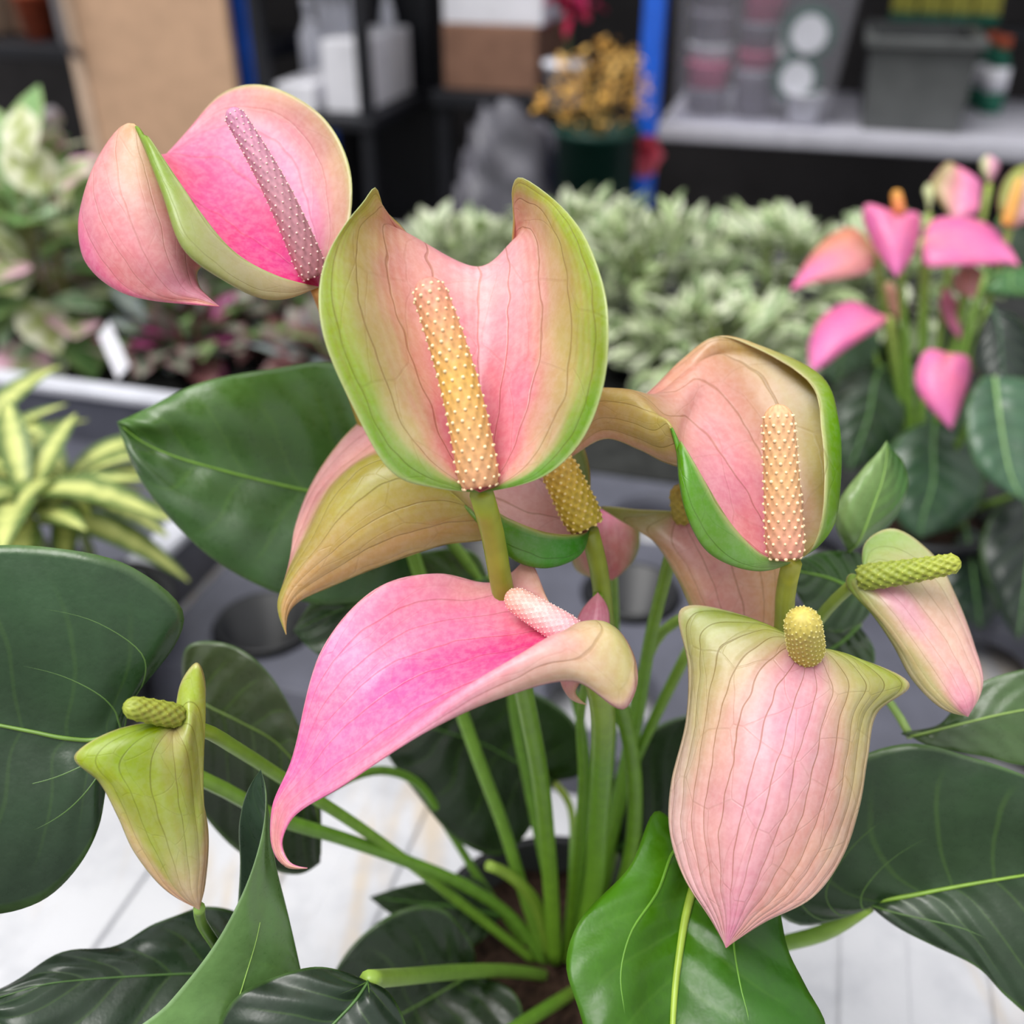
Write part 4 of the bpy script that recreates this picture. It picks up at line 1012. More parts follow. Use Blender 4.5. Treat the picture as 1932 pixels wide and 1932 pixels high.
# ---- bench with ribbed white top
bench = empty('greenhouse_bench', B3(0, 0.75, 0), 'white ribbed plastic bench the front anthurium stands on', 'bench')
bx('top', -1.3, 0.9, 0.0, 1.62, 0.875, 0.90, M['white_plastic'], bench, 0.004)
rv, rf = boxmesh(-0.018, 0.018, 0.0, 0.36, 0.0, 0.0035, 0.0015)
k = 0
rib_me = None
for u in np.arange(-0.62, 0.45, 0.072):
    if abs(u - uv(PC)[0]) < 0.07:
        continue
    if rib_me is None:
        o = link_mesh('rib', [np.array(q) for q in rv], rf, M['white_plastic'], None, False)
        rib_me = o.data
    else:
        o = bpy.data.objects.new('rib', rib_me); COL.objects.link(o)
    o.parent = bench
    o.location = Vector(B3(u + 0.004 * math.sin(u * 40), 0.055, 0.8995) - np.array(bench.location))
for (u, v) in ((-1.2, 0.08), (0.8, 0.08), (-1.2, 1.54), (0.8, 1.54)):
    bx('leg', u - 0.025, u + 0.025, v - 0.025, v + 0.025, 0.0, 0.875, M['metal'], bench)

# ---- pale tray at the left
def ring_tray(name, u0, u1, v0, v1, z0, z1, rimw, label, cat):
    t = empty(name, B3((u0 + u1) / 2, (v0 + v1) / 2, z0), label, cat)
    bx('tray_floor', u0 + 0.02, u1 - 0.02, v0 + 0.02, v1 - 0.02, z0, z0 + 0.006, M['tray_grey'], t, 0.0)
    for (a, b, c, d) in ((u0 + 0.012, u0 + 0.02, v0 + 0.012, v1 - 0.012), (u1 - 0.02, u1 - 0.012, v0 + 0.012, v1 - 0.012),
                         (u0 + 0.02, u1 - 0.02, v0 + 0.012, v0 + 0.02), (u0 + 0.02, u1 - 0.02, v1 - 0.02, v1 - 0.012)):
        bx('side', a, b, c, d, z0, z1 - 0.006, M['tray_grey'], t, 0.0)
    for (a, b, c, d) in ((u0, u0 + rimw, v0, v1), (u1 - rimw, u1, v0, v1), (u0 + rimw, u1 - rimw, v0, v0 + rimw), (u0 + rimw, u1 - rimw, v1 - rimw, v1)):
        bx('rim', a, b, c, d, z1 - 0.006, z1 + 0.003, M['tray_pale'], t, 0.002)
    return t
ring_tray('plant_tray', -1.05, -0.428, 0.44, 0.79, 0.9005, 0.965, 0.024, 'pale grey plastic tray holding the yellow striped plants', 'tray')

# ---- grey carrier with round pot holes
carrier = empty('pot_carrier', B3(-0.02, 0.65, 0.90), 'grey plastic pot carrier with round holes behind the front plant', 'tray')
HU = [-0.333 + 0.125 * i for i in range(6)]
HV = [0.508 + 0.112 * j for j in range(3)]
HR = 0.036
pv, pf = [], []
for hu in HU:
    for hv in HV:
        n = 32
        k0 = len(pv)
        for j in range(n):
            a = 2 * math.pi * j / n
            c, s = math.cos(a), math.sin(a)
            m_ = max(abs(c), abs(s))
            pv.append(B3(hu + 0.0625 * c / m_, hv + 0.056 * s / m_, 0.94))
        for j in range(n):
            a = 2 * math.pi * j / n
            pv.append(B3(hu + (HR + 0.003) * math.cos(a), hv + (HR + 0.003) * math.sin(a), 0.94))
        for j in range(n):
            a = 2 * math.pi * j / n
            pv.append(B3(hu + HR * math.cos(a), hv + HR * math.sin(a), 0.935))
        for j in range(n):
            a = 2 * math.pi * j / n
            pv.append(B3(hu + HR * 0.98 * math.cos(a), hv + HR * 0.98 * math.sin(a), 0.925))
        for r_ in range(3):
            for j in range(n):
                j2 = (j + 1) % n
                pf.append((k0 + r_ * n + j, k0 + r_ * n + j2, k0 + (r_ + 1) * n + j2, k0 + (r_ + 1) * n + j))
link_mesh('deck', pv, pf, M['tray_grey'], carrier, False)
cu0, cu1, cv0, cv1 = HU[0] - 0.0625, HU[-1] + 0.0625, HV[0] - 0.056, HV[-1] + 0.056
bx('skirt', cu0 - 0.004, cu1 + 0.004, cv0 - 0.004, cv0, 0.9005, 0.9405, M['tray_grey'], carrier, 0.001)
bx('skirt', cu0 - 0.004, cu1 + 0.004, cv1, cv1 + 0.004, 0.9005, 0.9405, M['tray_grey'], carrier, 0.001)
bx('skirt', cu0 - 0.004, cu0, cv0, cv1, 0.9005, 0.9405, M['tray_grey'], carrier, 0.001)
bx('skirt', cu1, cu1 + 0.004, cv0, cv1, 0.9005, 0.9405, M['tray_grey'], carrier, 0.001)
def black_pot(u, v, r, h, z, label, cat='pot', group=None):
    c = B3(u, v, z)
    o = lathe('nursery_pot', [(r * 0.72, 0), (r * 0.97, h), (r * 1.06, h), (r * 1.06, h + 0.004), (r * 0.95, h + 0.004), (r * 0.7, 0.004)], c, M['black_plastic'], None, 32, loc=c)
    return tag(o, label, cat, group)
PW = {(0, 0): 'empty black pot sunk in the grey carrier beside the pink flower',
      (2, 1): 'empty black pot sunk in the grey carrier behind the upright stems',
      (1, 1): 'empty black pot sunk in the grey carrier under the large dark leaf'}
for (i, j), lb in PW.items():
    black_pot(HU[i], HV[j], HR * 0.94, 0.04, 0.9005, lb, 'pot', 'empty pots in the carrier')

M['mat'] = plain('dark_capillary_mat', '2c2d2c', 0.9, 0.2, 60, 0.3, 0.3)
tag(bx('bench_mat', -1.25, 0.85, 0.86, 1.6, 0.9002, 0.904, M['mat'], None, 0.001), 'dark capillary mat under the plants at the back of the bench', 'mat')

# ================================================================== background plants
def leaf_mesh(name, width, bend, fold, color, nl=7, nw=5, tipw=0.9, wavy=0.0, shape=1.0):
    """one blade of unit length along +Y, coloured across its width by color(s, t)"""
    v, c, f = [], [], []
    for i in range(nl):
        t = i / (nl - 1)
        w_ = width * (math.sin(math.pi * min(1, t ** shape * 0.97 + 0.02)) ** tipw)
        for j in range(nw):
            s = 2 * j / (nw - 1) - 1
            x = s * w_ * 0.5
            z = -bend * t * t + fold * abs(s) * w_ + wavy * math.sin(t * 14 + s * 2) * abs(s)
            y = t * (1 - 0.25 * bend * t)
            v.append((x, y, z)); c.append(lin(color(s, t)))
    for i in range(nl - 1):
        for j in range(nw - 1):
            a = i * nw + j
            f.append((a, a + 1, a + nw + 1, a + nw))
    me = bpy.data.meshes.new(name)
    me.from_pydata(v, [], f)
    me.polygons.foreach_set('use_smooth', [True] * len(f))
    at = me.attributes.new('Col', 'FLOAT_COLOR', 'POINT')
    c4 = np.ones((len(v), 4), np.float32); c4[:, :3] = np.array(c)
    at.data.foreach_set('color', c4.ravel())
    me.materials.append(M['small_leaf'])
    return me

def place(name, me, parent, pos, direction, up, scale, width=1.0):
    y = Vector(direction).normalized()
    u = Vector(up)
    x = y.cross(u)
    if x.length < 1e-4:
        x = y.cross(Vector((1, 0, 0)))
    x.normalize()
    z = x.cross(y)
    m = Matrix((x * scale * width, y * scale, z * scale)).transposed().to_4x4()
    m.translation = Vector(pos) - Vector(parent.location)
    o = bpy.data.objects.new(name, me)
    COL.objects.link(o)
    o.parent = parent
    o.matrix_local = m
    return o

def stem_mat_tube(parent, pts, r, c, name='stem', n=10, sides=6):
    w_ = path(pts, n)
    v, f = tube(w_, np.linspace(r, r * 0.6, n), sides)
    return link_mesh(name, v, f, M['stem'], parent, True, np.tile(lin(c), (len(v), 1)))

def pot_for(parent, c, r, h, mat):
    lathe('pot', [(r * 0.75, 0), (r, h), (r * 1.05, h), (r * 1.05, h + 0.006), (r * 0.93, h + 0.006), (r * 0.9, h - 0.01)], c, mat, parent, 28)
    lathe('compost', [(r * 0.9, 0), (r * 0.45, 0.004), (0.001, 0.005)], (c[0], c[1], c[2] + h - 0.008), M['soil'], parent, 24)

def shrub(name, label, u, v, z, rx, rz, n, meshes, size, stemcol, group, pr=0.05, ph=0.07, cat='plant', up=0.6, potmat='black_plastic', upright=0.0):
    c = B3(u, v, z)
    e = empty(name, c, label, cat, group)
    pot_for(e, c, pr, ph, M[potmat])
    top = z + ph
    for k in range(7):
        a = 2 * math.pi * k / 7 + random.random()
        r = rx * random.uniform(0.25, 0.7)
        stem_mat_tube(e, [c + np.array([0.01 * math.cos(a), 0.01 * math.sin(a), ph]), c + np.array([r * 0.5 * math.cos(a), r * 0.5 * math.sin(a), ph + rz * 0.5]),
                          c + np.array([r * math.cos(a), r * math.sin(a), ph + rz * random.uniform(0.75, 0.95)])], 0.0025, stemcol)
    for k in range(n):
        a = random.uniform(0, 2 * math.pi)
        el = math.asin(random.uniform(-0.45, 1.0))
        q = random.uniform(0.55, 1.0) ** 0.6
        d = np.array([math.cos(a) * math.cos(el), math.sin(a) * math.cos(el), math.sin(el)])
        p = c + np.array([d[0] * rx * q, d[1] * rx * q, ph + rz * 0.28 + d[2] * rz * 0.72 * q])
        dr = d * 0.8 + np.array([random.uniform(-0.6, 0.6), random.uniform(-0.6, 0.6), random.uniform(-0.3, 0.5) + upright])
        if p[2] < z + 0.03:
            p[2] = z + 0.03 + 0.02 * random.random(); dr[2] = abs(dr[2])
        place('leaf', random.choice(meshes), e, p - dr * size * 0.3, dr, (random.uniform(-0.3, 0.3), random.uniform(-0.3, 0.3), 1), size * random.uniform(0.7, 1.25))
    return e

def varieg(green, cream, a=0.35, seed=0):
    def fn(s, t):
        w_ = abs(s) + 0.22 * math.sin(t * 17 + seed * 3 + (2 if s > 0 else 0))
        k = min(1, max(0, (w_ - a) / 0.3))
        g = np.array([int(green[i:i + 2], 16) for i in (0, 2, 4)]); c = np.array([int(cream[i:i + 2], 16) for i in (0, 2, 4)])
        return tuple(g * (1 - k) + c * k)
    return fn
VAR = [leaf_mesh('variegated_leaf', 0.40, 0.25, 0.12, varieg('7f9a5c', 'e6e8d0', 0.2, 0)),
       leaf_mesh('variegated_leaf', 0.36, 0.15, 0.18, varieg('6f9250', 'e3e5cf', 0.12, 1)),
       leaf_mesh('variegated_leaf', 0.42, 0.35, 0.10, varieg('86a064', 'd3dab4', 0.45, 2)),
       leaf_mesh('variegated_leaf', 0.38, 0.20, 0.15, varieg('5c8444', 'd8deba', 0.4, 3))]
VG = 'variegated shrubs behind the bench trays'
vz = 0.9042
for (u, v, rx, rz, n, lb) in (
        (-0.40, 1.16, 0.085, 0.085, 120, 'low cream variegated shrub, leftmost of the pale shrubs, right of the dark shelf unit'),
        (-0.255, 1.22, 0.10, 0.105, 150, 'cream variegated shrub below the green pot of yellow flowers'),
        (-0.155, 1.10, 0.10, 0.135, 190, 'tallest cream variegated shrub, standing in front of the blue post'),
        (-0.02, 1.20, 0.11, 0.105, 190, 'wide cream variegated shrub under the grey steel shelf'),
        (0.115, 1.26, 0.10, 0.10, 120, 'cream variegated shrub directly behind the pink spathes of the rear anthurium'),
        (-0.06, 1.00, 0.085, 0.075, 110, 'low cream variegated shrub just above the peach right-hand flower')):
    shrub('variegated_shrub', lb, u, v, vz, rx, rz, min(290, int(n * 1.5)), VAR, 0.042, '8a9a5a', VG, 0.05, 0.06)

# ---- burgundy and grey-green foliage at the left
BUR = [leaf_mesh('maroon_leaf', 0.6, 0.2, 0.08, lambda s, t: (112 + 30 * abs(s), 130 - 26 * abs(s), 108)),
       leaf_mesh('maroon_leaf', 0.6, 0.3, 0.10, lambda s, t: (112, 70, 70)),
       leaf_mesh('maroon_leaf', 0.6, 0.15, 0.10, lambda s, t: (168 - 30 * abs(s), 178 - 30 * abs(s), 160)),
       leaf_mesh('maroon_leaf', 0.55, 0.2, 0.10, lambda s, t: (120, 144, 92))]
MAG = [BUR[1], BUR[0], BUR[2], BUR[3], BUR[2], BUR[3], BUR[0], leaf_mesh('magenta_leaf', 0.6, 0.2, 0.08, lambda s, t: (150, 60, 110))]
for (u, v, lb, ms) in ((-0.66, 0.95, 'grey-green and maroon foliage plant with magenta leaves behind the pale tray', MAG),
                       (-0.56, 1.05, 'small maroon-tinged foliage plant between the tray and the shelf unit', BUR),
                       (-0.46, 0.94, 'grey-green foliage plant half hidden by the large dark leaf', BUR),
                       (-0.41, 1.02, 'maroon-stemmed foliage plant behind the centre flower', BUR)):
    shrub('foliage_plant', lb, u, v, vz, 0.08, 0.07, 110, ms, 0.046, '7a4a44', 'maroon foliage plants', 0.035, 0.03)

# ---- pink splashed plants at the far left
PNK = [leaf_mesh('splashed_leaf', 0.75, 0.35, 0.06, varieg('86a880', 'd3dcbc', 0.5, 1)),
       leaf_mesh('splashed_leaf', 0.75, 0.25, 0.06, varieg('a3ae66', 'e8e8cc', 0.3, 2)),
       leaf_mesh('splashed_leaf', 0.7, 0.3, 0.06, varieg('86985c', 'eab4cc', 0.3, 3)),
       leaf_mesh('splashed_leaf', 0.7, 0.3, 0.06, varieg('7fa868', '98b070', 0.5, 3)),
       leaf_mesh('splashed_leaf', 0.75, 0.4, 0.05, varieg('5f8a48', '7f9a58', 0.5, 4))]
for (u, v, rx, rz, n, lb) in ((-0.83, 0.95, 0.095, 0.215, 120, 'tall plant with pale pink and cream splashed leaves at the left edge'),
                              (-0.745, 1.06, 0.085, 0.13, 90, 'plant with green and cream leaves under the wooden door'),
                              (-1.0, 1.10, 0.095, 0.2, 80, 'cream edged plant at the left edge below the steel rail')):
    shrub('splashed_plant', lb, u, v, vz, rx, rz, int(n * 0.75), PNK, 0.078, '8a8450', 'pink splashed plants', 0.045, 0.045)

# white plant label
tp = P(205, 640, 92)
lv, lf = boxmesh(-0.013, 0.013, -0.0006, 0.0006, -0.045, 0.014, 0.0)
lab = link_mesh('plant_label', [np.array(q) for q in lv], lf, M['white_card'], None, False)
lab.location = tuple(tp); lab.rotation_euler = (math.radians(-38), math.radians(-35), 0)
lab.scale = (0.85, 1, 0.8)
tag(lab, 'white plastic plant label stuck among the maroon foliage', 'label')

# ---- yellow striped rosettes in the tray
def stripe(s, t):
    k = min(1, max(0, (abs(s) - 0.35 - 0.12 * math.sin(t * 40)) / 0.25))
    a = np.array([206, 212, 128]); b = np.array([96, 120, 58])
    return tuple(a * (1 - k) + b * k)
STR = [leaf_mesh('striped_leaf', 0.27, 0.45, 0.10, stripe, 16, 7, 0.75), leaf_mesh('striped_leaf', 0.24, 0.25, 0.12, stripe, 16, 7, 0.75), leaf_mesh('striped_leaf', 0.30, 0.7, 0.08, stripe, 16, 7, 0.7)]
def rosette(label, ctr, n, size, seed, zpot):
    random.seed(seed)
    base = np.array([ctr[0], ctr[1], zpot])
    e = empty('striped_plant', base, label, 'plant', 'yellow striped plants in the tray')
    pot_for(e, base, 0.05, 0.06, M['black_plastic'])
    stem_mat_tube(e, [base + np.array([0, 0, 0.05]), (base + ctr) / 2 + np.array([0.003, 0, 0.02]), np.array(ctr)], 0.005, '6a7a44', 'stem', 10, 8)
    for k in range(n):
        a = k * 2.399 + random.uniform(-0.2, 0.2)
        el = 0.15 + 0.75 * (k / n) + random.uniform(-0.1, 0.1)
        d = (math.cos(a) * math.cos(el), math.sin(a) * math.cos(el), math.sin(el))
        place('leaf', random.choice(STR), e, np.array(ctr) + np.array([0, 0, 0.02 * k / n]), d, (0, 0, 1), size * random.uniform(0.75, 1.1))
rosette('yellow striped plant in the tray, nearest the tray corner', P(138, 955, 66), 18, 0.078, 3, 0.9075)
rosette('yellow striped plant in the tray, left of its neighbour at the corner', P(62, 985, 62), 16, 0.085, 5, 0.9075)
rosette('yellow striped plant cut by the left edge of the picture', P(-40, 895, 68), 14, 0.085, 9, 0.9075)

# ================================================================== second anthurium, at the right behind
B2 = P(1730, 1010, 78)
an2 = empty('potted_anthurium', (B2[0], B2[1], 0.9405), 'blurred potted anthurium at the right with bright pink spathes', 'plant')
pot_for(an2, np.array([B2[0], B2[1], 0.9405]), 0.055, 0.05, M['black_plastic'])
PKF = [(0, 0.05, 'e88a8a'), (0, 0.4, 'ee7fb0'), (0.7, 0.4, 'ea78a8'), (-0.7, 0.4, 'ea78a8'), (0, 0.9, 'ee86b6')]
PKB = [(0, 0.3, 'e0a088'), (0, 1, 'e890b0')]
def sp2(left, mid, right, base, tip, front=PKF, back=PKB, bulge=-0.3, sdx=None, stm=None):
    g, svv = grid3(left, mid, right, base, tip, bulge)
    sheet('spathe', g, svv, M['spathe'], an2, front, back, 26, 18, 0.0008, (0, 0.4), 0.15, 0.25, 'e8a8b8')
    if sdx:
        spadix(an2, sdx[0], sdx[1], 0.42, 0.32, sdx[2], sdx[3], 8, 0.5, 0.03, 0.04, nz=26, nth=32)
    s0 = stm or base
    stem(an2, [s0, (s0[0] * 0.6 + 1735 * 0.4, s0[1] + (1000 - s0[1]) * 0.4, (s0[2] + 0.4 * (79 - s0[2])) + 1.0), (1735, 1000, 80)], 0.28, '9aa850', '6f9434', n=16, sides=8)
ORG = (('c8603c', 'd8803c', 'd8a03c'), 'e8b060')
sp2([(1635, 385, 72), (1627, 400, 72.3), (1648, 465, 72)], [(1688, 425, 71), (1690, 450, 70.6), (1692, 490, 70.4)], [(1733, 402, 72), (1738, 420, 72.3), (1722, 480, 72)], (1690, 402, 71.6), (1692, 523, 70.4), sdx=((1698, 405, 71.4), (1690, 358, 71.6), *ORG))
sp2([(1760, 415, 75), (1810, 408, 75.2), (1868, 425, 75), (1900, 458, 74.4)], [(1770, 455, 73.4), (1815, 460, 73), (1865, 470, 73), (1900, 485, 73)], [(1745, 500, 73), (1795, 502, 72.4), (1865, 500, 72.4), (1902, 498, 72.6)], (1742, 450, 74), (1924, 503, 72.6))
sp2([(1612, 430, 75), (1575, 438, 75), (1530, 480, 74.5)], [(1610, 470, 73.6), (1570, 492, 73.2), (1525, 522, 73)], [(1640, 512, 73.5), (1590, 525, 73), (1535, 535, 73)], (1650, 470, 74.4), (1491, 548, 73), front=[(0, 0.05, 'd8a868'), (0, 0.4, 'ea88a8'), (-0.7, 0.3, 'd8906a'), (0.7, 0.4, 'e8a098'), (0, 0.9, 'ea70a4')])
sp2([(1655, 590, 74), (1606, 566, 74.4), (1550, 598, 74.2), (1525, 650, 73.6)], [(1650, 605, 72.6), (1610, 618, 72.2), (1570, 640, 72), (1545, 672, 72)], [(1660, 618, 72.8), (1625, 640, 72.2), (1590, 664, 72), (1556, 690, 72)], (1676, 598, 73.4), (1530, 702, 72))
sp2([(1748, 660, 70), (1728, 700, 69.6), (1735, 745, 69)], [(1785, 690, 69), (1778, 720, 68.4), (1785, 765, 68.2)], [(1825, 672, 70), (1832, 705, 69.6), (1815, 760, 69)], (1790, 668, 70), (1795, 810, 68.2))
sp2([(1765, 370, 79), (1755, 345, 79.4), (1785, 308, 79)], [(1805, 390, 78), (1808, 365, 78.4), (1810, 330, 78.6)], [(1845, 400, 78), (1850, 370, 78.6), (1848, 340, 79)], (1800, 418, 78), (1800, 310, 79.5), front=[(-0.9, 0.5, '8fa24a'), (-0.4, 0.5, 'dca090'), (0.2, 0.5, 'ee90b4'), (0.8, 0.5, 'ee86b0')])
sp2([(1885, 400, 74), (1890, 350, 74.4), (1915, 318, 74.6)], [(1912, 410, 73.4), (1922, 370, 73.6), (1935, 335, 74)], [(1945, 415, 74), (1965, 370, 74.4), (1962, 330, 74.6)], (1905, 432, 74), (1945, 310, 75), front=[(-0.9, 0.5, '86a042'), (-0.3, 0.5, 'b0a85c'), (0.5, 0.5, 'e8b4b0'), (0, 0.1, 'e8a8a8')], sdx=((1900, 425, 73), (1925, 335, 72.8), ('d8903c', 'dca04a', 'e0b058'), 'e8c078'))
sp2([(1850, 320, 80), (1850, 305, 80)], [(1864, 325, 79.5), (1864, 305, 79.5)], [(1882, 325, 80), (1886, 308, 80)], (1866, 348, 80), (1864, 292, 80), front=[(-0.6, 0.5, 'dce0b0'), (0.6, 0.5, 'e8a8b8')])
sp2([(1748, 380, 77), (1742, 360, 77)], [(1752, 382, 76.8), (1752, 360, 76.8)], [(1758, 384, 77), (1762, 365, 77)], (1752, 402, 77), (1752, 345, 77), front=[(0, 0.5, 'd8dcac')])
sp2([(1800, 520, 76), (1798, 545, 76), (1815, 556, 75.6)], [(1825, 515, 75), (1826, 535, 74.8), (1830, 552, 74.8)], [(1855, 515, 76), (1858, 540, 76), (1848, 556, 75.6)], (1828, 498, 76), (1832, 562, 74.8), front=[(0, 0.2, 'a06a5c'), (0, 0.7, 'e8a098')])
sp2([(1778, 548, 78), (1772, 575, 78), (1785, 612, 77.6)], [(1792, 565, 77), (1795, 590, 77), (1800, 618, 77)], [(1800, 560, 78), (1815, 585, 78), (1815, 615, 77.6)], (1782, 540, 78), (1812, 640, 77), front=[(0, 0.5, 'd87a94')])
sp2([(1668, 540, 77), (1664, 560, 77), (1675, 585, 77)], [(1680, 548, 76.4), (1682, 566, 76.4), (1690, 590, 76.4)], [(1692, 545, 77), (1698, 565, 77), (1702, 592, 77)], (1678, 530, 77), (1700, 608, 76.6), front=[(0, 0.5, 'dca088')])
def lf2(left, mid, right, base, tip, col, vc='5f8a4a', bulge=-0.3, veins=True):
    leaf(an2, left, mid, right, base, tip, front=[(0, 0.5, col), (-0.7, 0.5, col)], bulge=bulge, laterals=(), NT_=26, NS=18, vr=0.14, vcol=vc, veins=veins)
    stem(an2, [base, (base[0] * 0.5 + 1735 * 0.5, base[1] + (1000 - base[1]) * 0.45, (base[2] + 79.5) / 2), (1735, 1000, 80)], 0.25, '7a9a44', '6f9434', 'leaf_stalk', 16, 8)
lf2([(1850, 715, 66), (1822, 780, 65), (1850, 890, 64)], [(1882, 760, 65.4), (1892, 830, 64.6), (1908, 900, 63.8)], [(1950, 720, 66), (1990, 800, 65), (1990, 900, 64)], (1876, 712, 66.6), (1930, 945, 63.4), '3f6a48', '8aae6c')
lf2([(1840, 640, 68), (1835, 690, 67.6)], [(1885, 620, 67.4), (1890, 680, 66.8)], [(1930, 610, 68), (1950, 680, 67.4)], (1870, 580, 68.4), (1900, 760, 66), '12261a', '2a4a30')
lf2([(1880, 510, 72), (1860, 550, 71)], [(1905, 515, 71), (1910, 545, 70.4)], [(1950, 500, 72), (1980, 540, 71)], (1860, 520, 72.4), (1990, 560, 70.6), '3f7c34')
lf2([(1700, 820, 74), (1660, 900, 73), (1700, 990, 72.4)], [(1760, 840, 73), (1760, 910, 72.4), (1740, 980, 72)], [(1820, 820, 74), (1860, 900, 73), (1820, 985, 72.4)], (1765, 790, 74.6), (1735, 1015, 72), '35583a')
lf2([(1600, 700, 77), (1560, 760, 76.4), (1570, 840, 76)], [(1650, 720, 76), (1640, 780, 75.6), (1620, 840, 75.4)], [(1690, 720, 77), (1710, 780, 76.4), (1680, 850, 76)], (1665, 690, 77.4), (1600, 890, 75.4), '2c4a2a')
lf2([(1720, 690, 80), (1690, 740, 79.6), (1720, 800, 79)], [(1760, 700, 79.4), (1755, 750, 79), (1765, 810, 78.6)], [(1810, 710, 80), (1830, 760, 79.6), (1810, 820, 79)], (1760, 670, 80.4), (1780, 850, 78.6), '28482a')
lf2([(1880, 960, 70), (1850, 1040, 69), (1880, 1140, 68.4)], [(1940, 970, 69.4), (1940, 1050, 68.6), (1930, 1140, 68)], [(2000, 960, 70), (2030, 1040, 69), (2000, 1140, 68.4)], (1935, 930, 70.6), (1920, 1210, 67.6), '1c2f22')
lf2([(1790, 1040, 74), (1760, 1100, 73.4)], [(1830, 1040, 73.4), (1840, 1110, 72.8)], [(1880, 1030, 74), (1900, 1110, 73.4)], (1820, 990, 74.6), (1850, 1190, 72.4), '22382a')
lf2([(1560, 600, 82), (1530, 660, 81.6)], [(1600, 610, 81.4), (1590, 660, 81)], [(1650, 620, 82), (1660, 670, 81.6)], (1620, 570, 82.4), (1580, 730, 80.8), '4a6e4a')
lf2([(1860, 440, 84), (1850, 500, 83.6)], [(1900, 450, 83.4), (1905, 510, 83)], [(1950, 440, 84), (1970, 500, 83.6)], (1890, 410, 84.4), (1915, 560, 82.8), '203a20')

# ================================================================== shelving and goods at the back
RV = 2.035
rack = empty('shelving_rack', B3(0.1, RV + 0.22, 0), 'boltless rack with a light grey steel shelf and blue uprights', 'shelving')
pu0, pu1 = -0.334, -0.295
for (a, b) in ((pu0, pu1), (0.62, 0.659)):
    bx('upright', a, b, RV, RV + 0.035, 0.0, 2.0, M['blue_steel'], rack)
    if a > 0:
        bx('upright', a, b, RV + 0.44, RV + 0.475, 0.0, 2.0, M['blue_steel'], rack)
for z in (0.976, 1.62, 0.25):  # topmost shelf is above the view, added to shade the rack
    bx('shelf', pu1 + 0.001, 0.619, RV + 0.004, RV + 0.47, z, z + 0.03, M['shelf_grey'], rack, 0.004)
rack2 = empty('shelving_rack', B3(-1.15, RV + 0.22, 0), 'blue upright of the rack beside the tan wooden door', 'shelving')
u0, _ = W(418, 0, RV); u1, _ = W(458, 0, RV)
bx('upright', u0, u1, RV, RV + 0.035, 0.0, 2.0, M['blue_steel'], rack2)
bx('upright', u0, u1, RV + 0.44, RV + 0.475, 0.0, 2.0, M['blue_steel'], rack2)
bx('shelf', u0 - 0.9, u0, RV + 0.05, RV + 0.47, 1.06, 1.09, M['black_unit'], rack2, 0.004)
bx('shelf', u0 - 0.9, u0, RV + 0.05, RV + 0.47, 1.62, 1.65, M['black_unit'], rack2, 0.004)

# tan door panel with a bow handle
DV = RV - 0.07
da, _ = W(142, 40, DV); db, _ = W(428, 40, DV)
door = empty('wooden_door', B3((da + db) / 2, DV, 0), 'tan wooden cupboard door with a grey bow handle', 'door panel')
bx('panel', da, db, DV, DV + 0.02, 0.02, 1.75, M['wood'], door)
bx('edge_strip', da - 0.03, da, DV - 0.004, DV + 0.024, 0.02, 1.75, M['wood_edge'], door)
bx('foot', da, db, DV - 0.02, DV + 0.06, 0.0, 0.02, M['wood_edge'], door)
hu_, hz_ = W(152, 105, DV)
stem_pts = [B3(hu_, DV, hz_), B3(hu_ - 0.002, DV - 0.03, hz_ + 0.02), B3(hu_ - 0.004, DV - 0.035, hz_ + 0.09), B3(hu_ - 0.004, DV - 0.03, hz_ + 0.17), B3(hu_ - 0.004, DV, hz_ + 0.19)]
v_, f_ = tube(path(stem_pts, 24), 0.009, 10)
link_mesh('handle', v_, f_, M['metal'], door)

# black shelf unit with white goods
BV = RV - 0.06
bu0, _ = W(492, 100, BV); bu1, bz = W(694, 222, BV)
unit = empty('black_shelf_unit', B3((bu0 + bu1) / 2, BV + 0.2, 0), 'black plastic shelf unit stacked with white bottles and boxes', 'shelving')
for u in (bu0, bu1):
    for v in (BV, BV + 0.36):
        bx('post', u - 0.013, u + 0.013, v - 0.013, v + 0.013, 0.0, 1.6, M['black_unit'], unit)
for z in (bz, bz - 0.33, bz + 0.42, 0.1):
    bx('shelf', bu0 - 0.02, bu1 + 0.02, BV - 0.02, BV + 0.38, z - 0.025, z, M['black_unit'], unit, 0.004)
bx('back_panel', bu0 - 0.02, bu1 + 0.02, BV + 0.382, BV + 0.39, 0.1, 1.6, M['black_unit'], unit)
xa, _ = W(612, 180, BV + 0.03)
wb = bx('white_box', xa, bu1 - 0.018, BV + 0.03, BV + 0.30, bz + 0.001, bz + 0.135, M['white_card'], None, 0.003)
tag(wb, 'white cardboard carton with brown lining on the black shelf unit', 'box')
xb, _ = W(515, 180, BV + 0.02); xc, _ = W(600, 180, BV + 0.02)
tr = bx('white_carton_tray', xb + 0.01, xc - 0.003, BV + 0.01, BV + 0.22, bz + 0.001, bz + 0.055, M['white_card'], None, 0.003)
tag(tr, 'low white tray at the left end of the black shelf', 'tray')
def bottle(u, v, z, r, h, label, group=None):
    c = B3(u, v, z)
    o = empty('spray_bottle', c, label, 'bottle', group)
    lathe('body', [(r * 0.9, 0), (r, 0.004), (r, h * 0.6), (r * 0.45, h * 0.75), (r * 0.38, h * 0.86)], c, M['white_bottle'], o, 16)
    lathe('cap', [(r * 0.5, 0), (r * 0.5, h * 0.12), (r * 0.3, h * 0.14)], c + np.array([0, 0, h * 0.86]), M['white_bottle'], o, 12)
